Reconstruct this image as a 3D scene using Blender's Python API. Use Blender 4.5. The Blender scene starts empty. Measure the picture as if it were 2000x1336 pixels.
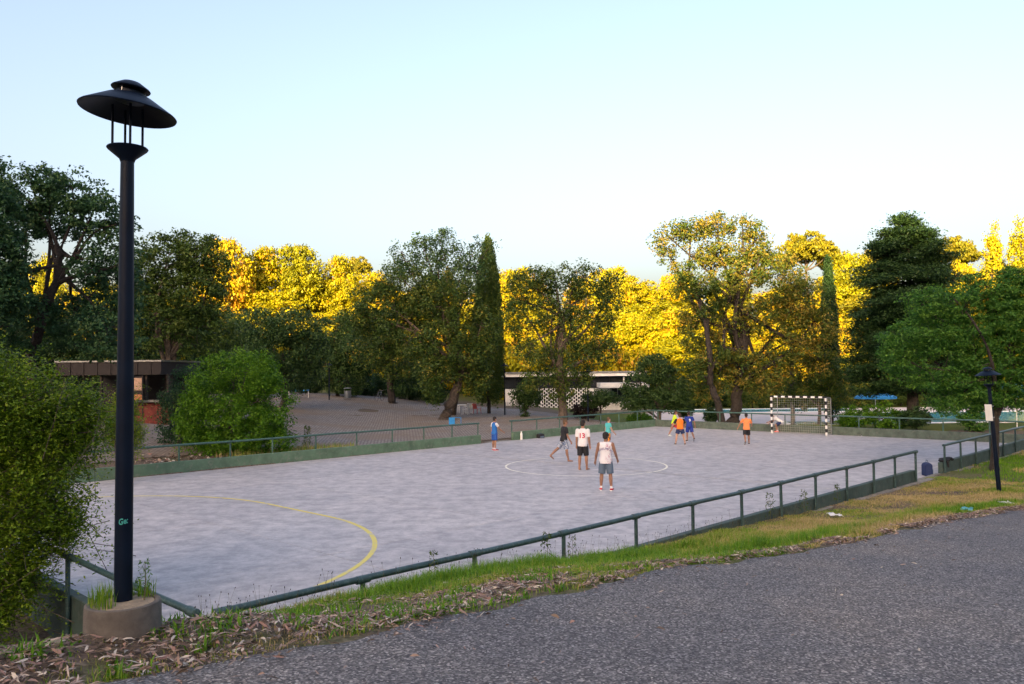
import bpy, bmesh, math, random
import numpy as np
from mathutils import Vector, Matrix
from mathutils.bvhtree import BVHTree

random.seed(7)
RNG = np.random.default_rng(7)
PI = math.pi
SC = bpy.context.scene
COL = SC.collection

# ------------------------------------------------------------------ camera
FPX, CX, CY = 1587.0, 1000.0, 668.0          # focal length and centre in pixels of the 2000 px wide photograph
EYE = np.array([0.0, 0.0, 3.6])              # the pitch surface is z = 0
pitch, roll = math.atan(57 / FPX), math.atan(0.0104)
F_ = np.array([0, math.cos(pitch), math.sin(pitch)])
U0 = np.array([0, -math.sin(pitch), math.cos(pitch)])
R0 = np.array([1.0, 0, 0])
R_ = R0 * math.cos(roll) - U0 * math.sin(roll)
U_ = U0 * math.cos(roll) + R0 * math.sin(roll)
cam = bpy.data.cameras.new('camera')
cam.sensor_width = 36.0
cam.lens = FPX / 2000 * 36
cam.clip_start, cam.clip_end = 0.05, 2000
camo = bpy.data.objects.new('camera', cam)
COL.objects.link(camo)
camo.matrix_world = Matrix(((R_[0], U_[0], -F_[0], EYE[0]), (R_[1], U_[1], -F_[1], EYE[1]),
                            (R_[2], U_[2], -F_[2], EYE[2]), (0, 0, 0, 1)))
SC.camera = camo

# ------------------------------------------------------------------ sky, sun, exposure
SUN_EL, SUN_AZ = math.radians(12.0), math.radians(20.0)   # low sun behind the camera, a little to its left
world = bpy.data.worlds.new('World')
SC.world = world
world.use_nodes = True
wn = world.node_tree
sky = wn.nodes.new('ShaderNodeTexSky')
sky.sky_type = 'NISHITA'
sky.sun_disc = False
sky.sun_elevation = SUN_EL
sun_from = Vector((-math.sin(SUN_AZ) * math.cos(SUN_EL), -math.cos(SUN_AZ) * math.cos(SUN_EL), math.sin(SUN_EL)))
sky.sun_rotation = math.atan2(sun_from.x, sun_from.y)
sky.air_density, sky.dust_density, sky.ozone_density = 1.0, 7.0, 1.0
wbal = wn.nodes.new('ShaderNodeMix'); wbal.data_type = 'RGBA'; wbal.blend_type = 'MULTIPLY'; wbal.inputs[0].default_value = 1.0
wbal.inputs[7].default_value = (1.07, 0.97, 0.99, 1)      # the camera's daylight white balance
wn.links.new(sky.outputs[0], wbal.inputs[6])
wn.links.new(wbal.outputs[2], wn.nodes['Background'].inputs[0])
wn.nodes['Background'].inputs[1].default_value = 0.13
sl = bpy.data.lights.new('sun', 'SUN')
sl.energy, sl.angle, sl.color = 5.0, math.radians(0.6), (1.0, 0.72, 0.28)
so = bpy.data.objects.new('sun', sl)
so.rotation_euler = (-sun_from).to_track_quat('-Z', 'Y').to_euler()
so.location = (-20, -60, 60)
COL.objects.link(so)
SC.view_settings.view_transform = 'Standard'
SC.view_settings.look = 'None'
SC.view_settings.gamma = 1.0
SC.view_settings.exposure = 2.1
SC.cycles.use_denoising = True
SC.cycles.max_bounces = 6
SC.cycles.diffuse_bounces = 3
SC.cycles.transmission_bounces = 3
SC.cycles.sample_clamp_indirect = 4

# ------------------------------------------------------------------ photograph pixel -> place
def ray(px, py):
    return (F_ * FPX + R_ * (px - CX) - U_ * (py - CY)) / FPX
def at_z(px, py, z):
    d = ray(px, py)
    return EYE + d * ((z - EYE[2]) / d[2])
def at_y(px, py, y):
    d = ray(px, py)
    return EYE + d * (y / d[1])
def px_m(depth):
    return depth / FPX

# the pitch has its own axes: u along the near fence away from the lamp, v across the pitch
C0 = np.array([-3.36, 9.12])
UD = np.array([0.696, 0.718]); UD = UD / np.hypot(*UD)
VD = np.array([-UD[1], UD[0]])
ANG = math.atan2(UD[1], UD[0])
PU, PV = 39.3, 20.8
def W(u, v, z=0.0):
    p = C0 + UD * u + VD * v
    return Vector((p[0], p[1], z))
def to_uv(x, y):
    dx, dy = x - C0[0], y - C0[1]
    return dx * UD[0] + dy * UD[1], dx * VD[0] + dy * VD[1]

# ------------------------------------------------------------------ materials
def new_mat(name):
    m = bpy.data.materials.new(name)
    m.use_nodes = True
    nt = m.node_tree
    b = nt.nodes['Principled BSDF']
    return m, nt, b
def N(nt, kind, **kw):
    n = nt.nodes.new(kind)
    for k, v in kw.items():
        if k.startswith('i_'):
            n.inputs[k[2:].replace('_', ' ')].default_value = v
        else:
            setattr(n, k, v)
    return n
def ramp(nt, fac, stops):
    r = nt.nodes.new('ShaderNodeValToRGB')
    e = r.color_ramp.elements
    while len(e) < len(stops):
        e.new(0.5)
    for el, (p, c) in zip(e, stops):
        el.position = p
        el.color = (c[0], c[1], c[2], 1)
    nt.links.new(fac, r.inputs[0])
    return r.outputs[0]
def mixc(nt, fac, a, b, mode='MIX'):
    m = nt.nodes.new('ShaderNodeMix')
    m.data_type = 'RGBA'; m.blend_type = mode
    for s, v in ((0, fac), (6, a), (7, b)):
        if hasattr(v, 'links'):
            nt.links.new(v, m.inputs[s])
        elif s == 0:
            m.inputs[0].default_value = v
        else:
            m.inputs[s].default_value = (v[0], v[1], v[2], 1)
    return m.outputs[2]
def noise(nt, scale, detail=4, vec=None, rough=0.6):
    n = nt.nodes.new('ShaderNodeTexNoise')
    n.inputs['Scale'].default_value = scale
    n.inputs['Detail'].default_value = detail
    n.inputs['Roughness'].default_value = rough
    if vec is not None:
        nt.links.new(vec, n.inputs['Vector'])
    return n.outputs['Fac']
def geo_pos(nt):
    return nt.nodes.new('ShaderNodeNewGeometry').outputs['Position']
def obj_pos(nt):
    return nt.nodes.new('ShaderNodeTexCoord').outputs['Object']
def bump(nt, b, height, strength=0.3, dist=0.02):
    n = nt.nodes.new('ShaderNodeBump')
    n.inputs['Strength'].default_value = strength
    n.inputs['Distance'].default_value = dist
    nt.links.new(height, n.inputs['Height'])
    nt.links.new(n.outputs[0], b.inputs['Normal'])

def paint(name, col, rough=0.5, metal=0.0, var=0.25, scale=6.0, dirt=None, bmp=0.0, spec=0.5):
    m, nt, b = new_mat(name)
    p = geo_pos(nt)
    f = noise(nt, scale, 5, p)
    lo = tuple(c * (1 - var) for c in col)
    hi = tuple(min(1, c * (1 + var)) for c in col)
    c = ramp(nt, f, [(0.3, lo), (0.7, hi)])
    if dirt:
        f2 = noise(nt, scale * 2.3, 6, p, 0.75)
        k = ramp(nt, f2, [(0.52, (0, 0, 0)), (0.68, (1, 1, 1))])
        c = mixc(nt, k, c, dirt)
    nt.links.new(c, b.inputs['Base Color'])
    b.inputs['Roughness'].default_value = rough
    b.inputs['Metallic'].default_value = metal
    b.inputs['Specular IOR Level'].default_value = spec
    if bmp:
        bump(nt, b, noise(nt, scale * 8, 4, p), bmp, 0.01)
    return m

def leaf_mat(name, stops, trans=0.35, rough=0.55, vary=0.16):
    m, nt, b = new_mat(name)
    at = N(nt, 'ShaderNodeAttribute', attribute_name='tint')
    oi = N(nt, 'ShaderNodeObjectInfo')
    ad = N(nt, 'ShaderNodeMath', operation='MULTIPLY_ADD')
    nt.links.new(oi.outputs['Random'], ad.inputs[0])
    ad.inputs[1].default_value = vary
    nt.links.new(at.outputs['Fac'], ad.inputs[2])
    c = ramp(nt, ad.outputs[0], stops)
    nt.links.new(c, b.inputs['Base Color'])
    b.inputs['Roughness'].default_value = rough
    b.inputs['Specular IOR Level'].default_value = 0.25
    t = nt.nodes.new('ShaderNodeBsdfTranslucent')
    nt.links.new(mixc(nt, 1.0, c, (1.0, 1.0, 0.6), 'MULTIPLY'), t.inputs[0])
    mx = nt.nodes.new('ShaderNodeMixShader')
    mx.inputs[0].default_value = trans
    nt.links.new(b.outputs[0], mx.inputs[1]); nt.links.new(t.outputs[0], mx.inputs[2])
    nt.links.new(mx.outputs[0], nt.nodes['Material Output'].inputs[0])
    return m

M = {}
def mats():
    # pitch concrete
    m, nt, b = new_mat('pitch_concrete'); p = geo_pos(nt)
    oi = N(nt, 'ShaderNodeObjectInfo')
    f1 = noise(nt, 0.35, 6, p, 0.65); f2 = noise(nt, 2.2, 6, p, 0.7); f3 = noise(nt, 30, 4, p, 0.7)
    c = ramp(nt, f1, [(0.3, (0.42, 0.405, 0.41)), (0.55, (0.475, 0.455, 0.455)), (0.75, (0.51, 0.49, 0.48))])
    k = ramp(nt, f2, [(0.40, (0.70, 0.70, 0.72)), (0.52, (0.98, 0.98, 0.98)), (0.66, (1.25, 1.22, 1.2))])
    c = mixc(nt, 0.8, c, k, 'MULTIPLY')
    f4 = noise(nt, 7.0, 5, p, 0.75)
    c = mixc(nt, 0.7, c, ramp(nt, f4, [(0.38, (0.82, 0.82, 0.83)), (0.6, (1.04, 1.04, 1.04)), (0.72, (1.35, 1.3, 1.27))]), 'MULTIPLY')
    k3 = ramp(nt, f3, [(0.35, (0.8, 0.8, 0.8)), (0.6, (1.05, 1.05, 1.05))])
    c = mixc(nt, 0.5, c, k3, 'MULTIPLY')
    kr = ramp(nt, oi.outputs['Random'], [(0, (0.93, 0.93, 0.94)), (1, (1.05, 1.04, 1.03))])
    c = mixc(nt, 1.0, c, kr, 'MULTIPLY')
    nt.links.new(c, b.inputs['Base Color']); b.inputs['Roughness'].default_value = 0.62
    b.inputs['Specular IOR Level'].default_value = 0.5
    bump(nt, b, f3, 0.25, 0.01)
    M['pitch'] = m
    # worn line paint: patches of bare concrete show through
    for nm, col, lo in (('line_yellow', (0.70, 0.60, 0.14), 0.34), ('line_white', (0.82, 0.79, 0.64), 0.33), ('line_faint', (0.70, 0.67, 0.56), 0.47)):
        m, nt, b = new_mat(nm); p = geo_pos(nt)
        f = noise(nt, 3.0, 7, p, 0.75)
        k = ramp(nt, f, [(lo, (0, 0, 0)), (lo + 0.14, (1, 1, 1))])
        c = mixc(nt, k, (0.45, 0.43, 0.43), col)
        nt.links.new(c, b.inputs['Base Color']); b.inputs['Roughness'].default_value = 0.7
        M[nm] = m
    # asphalt with pale chips
    m, nt, b = new_mat('asphalt'); p = geo_pos(nt)
    v = N(nt, 'ShaderNodeTexVoronoi'); v.inputs['Scale'].default_value = 68
    nt.links.new(p, v.inputs['Vector'])
    c = ramp(nt, v.outputs['Color'], [(0.0, (0.030, 0.029, 0.030)), (0.5, (0.115, 0.108, 0.107)), (0.75, (0.23, 0.217, 0.208)), (1.0, (0.55, 0.51, 0.47))])
    f1 = noise(nt, 0.45, 5, p, 0.6); f2 = noise(nt, 5, 6, p, 0.7)
    c = mixc(nt, 0.9, c, ramp(nt, f1, [(0.3, (0.74, 0.74, 0.79)), (0.5, (1.0, 0.98, 0.97)), (0.7, (1.28, 1.18, 1.06))]), 'MULTIPLY')
    c = mixc(nt, 0.6, c, ramp(nt, f2, [(0.3, (0.75, 0.73, 0.72)), (0.7, (1.2, 1.18, 1.15))]), 'MULTIPLY')
    nt.links.new(c, b.inputs['Base Color']); b.inputs['Roughness'].default_value = 0.75
    b.inputs['Specular IOR Level'].default_value = 0.3
    bump(nt, b, v.outputs['Distance'], 0.5, 0.012)
    M['asphalt'] = m
    # soil; the attribute 'grassy' says how much turf covers it
    m, nt, b = new_mat('soil'); p = geo_pos(nt)
    f1 = noise(nt, 1.3, 6, p, 0.7); f2 = noise(nt, 14, 5, p, 0.7)
    soil = ramp(nt, f2, [(0.3, (0.055, 0.040, 0.032)), (0.5, (0.13, 0.098, 0.078)), (0.72, (0.24, 0.19, 0.15))])
    turf = ramp(nt, f2, [(0.3, (0.045, 0.070, 0.015)), (0.55, (0.11, 0.14, 0.03)), (0.75, (0.24, 0.21, 0.08))])
    at = N(nt, 'ShaderNodeAttribute', attribute_name='grassy')
    ad = N(nt, 'ShaderNodeMath', operation='MULTIPLY_ADD')
    nt.links.new(f1, ad.inputs[0]); ad.inputs[1].default_value = 0.8
    nt.links.new(at.outputs['Fac'], ad.inputs[2])
    k = ramp(nt, ad.outputs[0], [(0.62, (0, 0, 0)), (0.95, (1, 1, 1))])
    nt.links.new(mixc(nt, k, soil, turf), b.inputs['Base Color'])
    b.inputs['Roughness'].default_value = 0.95; b.inputs['Specular IOR Level'].default_value = 0.1
    bump(nt, b, f2, 0.6, 0.04)
    M['soil'] = m
    # cobbles: rows of small stones with dark joints
    m, nt, b = new_mat('cobbles'); p = geo_pos(nt)
    mp = N(nt, 'ShaderNodeMapping'); mp.inputs['Rotation'].default_value = (0, 0, 0.35)
    nt.links.new(p, mp.inputs[0])
    br = N(nt, 'ShaderNodeTexBrick'); br.inputs['Scale'].default_value = 1.0
    br.inputs['Brick Width'].default_value = 0.19; br.inputs['Row Height'].default_value = 0.18
    br.inputs['Mortar Size'].default_value = 0.024; br.inputs['Mortar Smooth'].default_value = 0.4
    br.inputs['Color1'].default_value = (0.19, 0.165, 0.145, 1); br.inputs['Color2'].default_value = (0.31, 0.275, 0.25, 1)
    br.inputs['Mortar'].default_value = (0.06, 0.046, 0.034, 1)
    nt.links.new(mp.outputs[0], br.inputs[0])
    f = noise(nt, 0.22, 5, p, 0.6)
    k = ramp(nt, f, [(0.46, (0, 0, 0)), (0.60, (1, 1, 1))])
    c = mixc(nt, k, br.outputs['Color'], (0.25, 0.18, 0.11))
    kk = N(nt, 'ShaderNodeMath', operation='MULTIPLY'); kk.inputs[1].default_value = 0.6
    nt.links.new(k, kk.inputs[0])
    c = mixc(nt, kk.outputs[0], br.outputs['Color'], (0.17, 0.12, 0.075))
    nt.links.new(c, b.inputs['Base Color']); b.inputs['Roughness'].default_value = 0.85
    bump(nt, b, br.outputs['Fac'], -0.8, 0.03)
    M['cobbles'] = m
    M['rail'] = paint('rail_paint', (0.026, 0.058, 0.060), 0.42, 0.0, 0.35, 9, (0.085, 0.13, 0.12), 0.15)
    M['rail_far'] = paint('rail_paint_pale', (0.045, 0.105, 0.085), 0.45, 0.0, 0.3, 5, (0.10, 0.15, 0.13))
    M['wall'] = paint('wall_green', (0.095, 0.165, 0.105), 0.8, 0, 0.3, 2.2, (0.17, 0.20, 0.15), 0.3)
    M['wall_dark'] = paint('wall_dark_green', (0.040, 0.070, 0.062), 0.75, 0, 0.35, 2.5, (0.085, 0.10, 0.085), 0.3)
    M['wall_back'] = paint('wall_grey_green', (0.072, 0.100, 0.080), 0.85, 0, 0.35, 3.0, (0.13, 0.14, 0.12), 0.3)
    M['lamp'] = paint('lamp_paint', (0.0018, 0.0065, 0.018), 0.45, 0.0, 0.25, 5, None, 0.05, 0.18)
    M['concrete'] = paint('cast_concrete', (0.115, 0.10, 0.085), 0.9, 0, 0.3, 9, (0.10, 0.085, 0.07), 0.5)
    M['concrete_top'] = paint('sandy_mortar', (0.30, 0.235, 0.16), 0.95, 0, 0.3, 12, (0.17, 0.13, 0.09), 0.5)
    M['kerb'] = paint('kerb_concrete', (0.21, 0.20, 0.18), 0.9, 0, 0.35, 4, (0.10, 0.09, 0.07), 0.5)
    M['bark'] = paint('bark', (0.070, 0.055, 0.045), 0.95, 0, 0.5, 7, (0.13, 0.11, 0.095), 0.9)
    M['bark_dark'] = paint('bark_dark', (0.026, 0.021, 0.019), 0.95, 0, 0.5, 7, (0.06, 0.05, 0.045), 0.9)
    M['bark_pale'] = paint('bark_pale', (0.15, 0.115, 0.09), 0.95, 0, 0.4, 7, (0.07, 0.055, 0.045), 0.9)
    L = leaf_mat
    M['lf_shrub'] = L('leaf_spring_green', [(0.0, (0.045, 0.095, 0.006)), (0.5, (0.125, 0.22, 0.010)), (1.0, (0.24, 0.32, 0.020))])
    M['lf_round'] = L('leaf_fresh_green', [(0.0, (0.026, 0.080, 0.005)), (0.5, (0.062, 0.165, 0.007)), (1.0, (0.12, 0.25, 0.012))])
    M['lf_dark'] = L('leaf_dark_green', [(0.0, (0.012, 0.034, 0.014)), (0.5, (0.028, 0.068, 0.022)), (1.0, (0.06, 0.11, 0.03))])
    M['lf_blue'] = L('leaf_blue_green', [(0.0, (0.016, 0.050, 0.024)), (0.5, (0.036, 0.095, 0.040)), (1.0, (0.08, 0.14, 0.045))])
    M['lf_mid'] = L('leaf_mid_green', [(0.0, (0.026, 0.054, 0.012)), (0.5, (0.058, 0.105, 0.018)), (1.0, (0.12, 0.155, 0.03))])
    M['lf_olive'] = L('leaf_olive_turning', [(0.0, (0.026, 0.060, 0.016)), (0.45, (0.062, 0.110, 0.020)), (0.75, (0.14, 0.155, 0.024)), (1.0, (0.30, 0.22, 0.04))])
    M['lf_feather'] = L('leaf_feathery_green', [(0.0, (0.022, 0.080, 0.016)), (0.5, (0.050, 0.155, 0.022)), (1.0, (0.115, 0.235, 0.03))])
    M['lf_hill'] = L('leaf_hill_sun_tint', [(0.0, (0.12, 0.14, 0.006)), (0.3, (0.22, 0.22, 0.003)), (0.6, (0.36, 0.32, 0.003)), (0.85, (0.42, 0.31, 0.004)), (1.0, (0.42, 0.20, 0.010))], 0.2, vary=0.55)  # leaf colour pushed to bright gold, low sunlight put into the colour
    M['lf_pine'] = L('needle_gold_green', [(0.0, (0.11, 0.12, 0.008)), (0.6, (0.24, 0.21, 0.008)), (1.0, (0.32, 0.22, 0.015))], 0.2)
    M['grass'] = leaf_mat('grass_blades', [(0.0, (0.07, 0.19, 0.010)), (0.35, (0.15, 0.30, 0.015)), (0.55, (0.25, 0.31, 0.04)), (0.75, (0.40, 0.32, 0.12)), (1.0, (0.50, 0.38, 0.20))], 0.3)
    M['litter'] = leaf_mat('dry_leaves', [(0.0, (0.06, 0.040, 0.030)), (0.35, (0.16, 0.112, 0.080)), (0.6, (0.30, 0.22, 0.165)), (0.8, (0.27, 0.15, 0.12)), (1.0, (0.55, 0.48, 0.39))], 0.05)
    M['white'] = paint('white_paint', (0.72, 0.71, 0.68), 0.55, 0, 0.08, 3, None, 0)
    M['black'] = paint('black_paint', (0.012, 0.012, 0.014), 0.45, 0, 0.2, 5)
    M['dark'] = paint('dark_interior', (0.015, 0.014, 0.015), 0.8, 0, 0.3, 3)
    M['mast'] = paint('mast_concrete', (0.10, 0.10, 0.095), 0.9, 0, 0.25, 3)
    M['steel'] = paint('galvanised_steel', (0.28, 0.29, 0.30), 0.4, 0.7, 0.2, 6)
    M['netcord'] = paint('net_cord', (0.42, 0.42, 0.38), 0.8, 0, 0.15, 5)
    M['blue'] = paint('blue_plastic', (0.02, 0.22, 0.55), 0.4, 0, 0.12, 3)
    M['blue_cloth'] = paint('blue_canvas', (0.03, 0.24, 0.50), 0.8, 0, 0.15, 2)
    M['brick'] = paint('red_brick', (0.15, 0.030, 0.022), 0.85, 0, 0.3, 5, (0.12, 0.03, 0.02), 0.3)
    M['rooftile'] = paint('brown_roof', (0.016, 0.012, 0.013), 0.8, 0, 0.3, 4)
    M['poster'] = paint('poster_paper', (0.42, 0.27, 0.19), 0.7, 0, 0.2, 8)
    M['orange_board'] = paint('orange_board', (0.45, 0.16, 0.07), 0.7, 0, 0.2, 6)
    M['deck'] = paint('pool_deck', (0.62, 0.53, 0.48), 0.8, 0, 0.12, 0.8)
    M['tile'] = paint('pool_tile', (0.05, 0.42, 0.50), 0.3, 0, 0.2, 2)
    m, nt, b = new_mat('pool_water')
    b.inputs['Base Color'].default_value = (0.04, 0.40, 0.52, 1); b.inputs['Roughness'].default_value = 0.12
    bump(nt, b, noise(nt, 5, 3, geo_pos(nt)), 0.15, 0.03)
    M['water'] = m
    m, nt, b = new_mat('window_glass')
    b.inputs['Base Color'].default_value = (0.02, 0.023, 0.028, 1); b.inputs['Roughness'].default_value = 0.06
    M['glass'] = m
mats()

# ------------------------------------------------------------------ mesh helpers
class MB:
    def __init__(s):
        s.v, s.f, s.m = [], [], []
    def add(s, vs, fs, mi=0):
        o = len(s.v)
        s.v += [tuple(v) for v in vs]
        s.f += [tuple(i + o for i in f) for f in fs]
        s.m += [mi] * len(fs)
        return s
    def box(s, x0, x1, y0, y1, z0, z1, mi=0, mat=None):
        vs = [Vector((x, y, z)) for z in (z0, z1) for y in (y0, y1) for x in (x0, x1)]
        if mat is not None:
            vs = [mat @ v for v in vs]
        return s.add(vs, [(0, 2, 3, 1), (4, 5, 7, 6), (0, 1, 5, 4), (2, 6, 7, 3), (0, 4, 6, 2), (1, 3, 7, 5)], mi)
    def tube(s, pts, rad, n=8, cap=True, mi=0, up=None):
        pts = [Vector(p) for p in pts]
        k = len(pts)
        rings = []
        ref = Vector((0, 0, 1)) if up is None else Vector(up)
        for i, p in enumerate(pts):
            d = (pts[min(i + 1, k - 1)] - pts[max(i - 1, 0)])
            d = d.normalized() if d.length > 1e-9 else Vector((0, 0, 1))
            r0 = ref if abs(d.dot(ref)) < 0.95 else Vector((0, 1, 0))
            a = d.cross(r0).normalized(); b = a.cross(d).normalized()
            r = rad[i] if hasattr(rad, '__len__') else rad
            rx, ry = r if hasattr(r, '__len__') else (r, r)
            rings.append([p + a * (math.cos(t) * rx) + b * (math.sin(t) * ry) for t in [2 * PI * j / n for j in range(n)]])
        vs = [q for r in rings for q in r]
        fs = []
        for i in range(k - 1):
            for j in range(n):
                j2 = (j + 1) % n
                fs.append((i * n + j, i * n + j2, (i + 1) * n + j2, (i + 1) * n + j))
        if cap:
            fs.append(tuple(reversed(range(n)))); fs.append(tuple((k - 1) * n + j for j in range(n)))
        return s.add(vs, fs, mi)
    def lathe(s, prof, n=24, c=(0, 0, 0), mi=0, cap=True):
        vs = [(c[0] + r * math.cos(2 * PI * j / n), c[1] + r * math.sin(2 * PI * j / n), c[2] + z) for r, z in prof for j in range(n)]
        fs = []
        for i in range(len(prof) - 1):
            for j in range(n):
                j2 = (j + 1) % n
                fs.append((i * n + j, i * n + j2, (i + 1) * n + j2, (i + 1) * n + j))
        if cap:
            fs.append(tuple(reversed(range(n)))); fs.append(tuple((len(prof) - 1) * n + j for j in range(n)))
        return s.add(vs, fs, mi)
    def ball(s, c, r, n=12, m=8, rot=None, mi=0):
        r = r if hasattr(r, '__len__') else (r, r, r)
        vs = []
        for i in range(1, m):
            ph = PI * i / m
            for j in range(n):
                th = 2 * PI * j / n
                vs.append(Vector((r[0] * math.sin(ph) * math.cos(th), r[1] * math.sin(ph) * math.sin(th), r[2] * math.cos(ph))))
        vs += [Vector((0, 0, r[2])), Vector((0, 0, -r[2]))]
        if rot is not None:
            vs = [rot @ v for v in vs]
        vs = [v + Vector(c) for v in vs]
        fs = []
        for i in range(m - 2):
            for j in range(n):
                j2 = (j + 1) % n
                fs.append((i * n + j, (i + 1) * n + j, (i + 1) * n + j2, i * n + j2))
        t, bt = len(vs) - 2, len(vs) - 1
        for j in range(n):
            j2 = (j + 1) % n
            fs.append((t, j, j2)); fs.append((bt, (m - 2) * n + j2, (m - 2) * n + j))
        return s.add(vs, fs, mi)
    def mesh(s, name, mat, smooth=False):
        me = bpy.data.meshes.new(name)
        me.from_pydata(s.v, [], s.f)
        for mm in (mat if isinstance(mat, (list, tuple)) else [mat]):
            me.materials.append(M[mm] if isinstance(mm, str) else mm)
        if any(s.m):
            me.polygons.foreach_set('material_index', s.m)
        if smooth:
            me.polygons.foreach_set('use_smooth', [True] * len(me.polygons))
            if hasattr(me, 'set_sharp_from_angle'):
                me.set_sharp_from_angle(angle=math.radians(40))
        me.update()
        return me
    def build(s, name, mat, parent=None, smooth=False, **kw):
        return link(name, s.mesh(name, mat, smooth), parent, **kw)

def link(name, me, parent=None, label=None, cat=None, group=None, kind=None, loc=None, rot=None):
    o = bpy.data.objects.new(name, me)
    COL.objects.link(o)
    if parent is not None:
        o.parent = parent
    if loc is not None:
        o.location = loc
    if rot is not None:
        o.rotation_euler = rot
    return tag(o, label, cat, group, kind)
def tag(o, label=None, cat=None, group=None, kind=None):
    if label: o['label'] = label
    if cat: o['category'] = cat
    if group: o['group'] = group
    if kind: o['kind'] = kind
    return o
def thing(name, label, cat, loc=(0, 0, 0), rz=0, group=None):
    return link(name, None, None, label, cat, group, None, loc, (0, 0, rz))
def dup(o, loc, rz=0, scale=None, label=None, group=None):
    c = o.copy(); COL.objects.link(c)
    c.location = loc; c.rotation_euler = (0, 0, rz)
    if scale is not None:
        c.scale = scale if hasattr(scale, '__len__') else (scale,) * 3
    if label: c['label'] = label
    if group: c['group'] = group
    for ch in list(o.children):
        k = ch.copy(); COL.objects.link(k); k.parent = c
        for g in list(ch.children):
            q = g.copy(); COL.objects.link(q); q.parent = k
    return c

def grid_mesh(name, X, Y, Z, mat, attr=None):
    a, b = X.shape
    co = np.stack([X, Y, Z], -1).reshape(-1, 3).astype(np.float32)
    i = np.arange(a * b).reshape(a, b)
    q = np.stack([i[:-1, :-1], i[1:, :-1], i[1:, 1:], i[:-1, 1:]], -1).reshape(-1, 4)
    return quads_mesh(name, co, q, mat, attr, True)
def quads_mesh(name, co, q, mat, attr=None, smooth=False):
    me = bpy.data.meshes.new(name)
    me.vertices.add(len(co)); me.vertices.foreach_set('co', np.ascontiguousarray(co, np.float32).ravel())
    k = q.shape[1]
    me.loops.add(q.size); me.loops.foreach_set('vertex_index', np.ascontiguousarray(q, np.int32).ravel())
    me.polygons.add(len(q)); me.polygons.foreach_set('loop_start', np.arange(0, q.size, k, dtype=np.int32))
    if smooth:
        me.polygons.foreach_set('use_smooth', np.ones(len(q), bool))
    me.update(calc_edges=True)
    if attr:
        for nm, val in attr.items():
            at = me.attributes.new(nm, 'FLOAT', 'POINT')
            at.data.foreach_set('value', np.ascontiguousarray(val, np.float32).ravel())
    me.materials.append(M[mat])
    return me

# ------------------------------------------------------------------ the lie of the land
def sst(t):
    t = np.clip(t, 0, 1)
    return t * t * (3 - 2 * t)
def vnoise(x, y, s, seed=0):
    x = np.asarray(x, float) / s; y = np.asarray(y, float) / s
    def h(i, j):
        n = np.sin(i * 127.1 + j * 311.7 + seed * 74.7) * 43758.5453
        return n - np.floor(n)
    i, j = np.floor(x), np.floor(y); a, b = sst(x - i), sst(y - j)
    return (h(i, j) * (1 - a) + h(i + 1, j) * a) * (1 - b) + (h(i, j + 1) * (1 - a) + h(i + 1, j + 1) * a) * b
GU = [-6, 0, 1.9, 3.8, 5.8, 7.8, 9.6, 11.6, 13.4, 15.2, 20, 25, 30, 60]
GZ = [.95, .84, .75, .66, .50, .38, .35, .29, .20, .13, .09, .06, .02, .0]
def g_fence(u): return np.interp(u, GU, GZ)
def road_z(u):
    a = 2.0 - 0.07 * (u + 4.2)
    return 0.05 + np.where(a > 3, a - 0.05, np.log1p(np.exp(np.clip((a - 0.05) * 4, -30, 30))) / 4)
EDGE_U = [-60, -6, -2.4, -1.1, .6, 3, 4.9, 6.6, 11.2, 14.9, 25, 40, 90]
EDGE_W = [4.0, 4.0, 3.96, 4.02, 4.03, 3.87, 4.12, 4.26, 4.3, 4.62, 5.4, 6.2, 8.0]
def road_edge(u): return np.interp(u, EDGE_U, EDGE_W)
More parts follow.
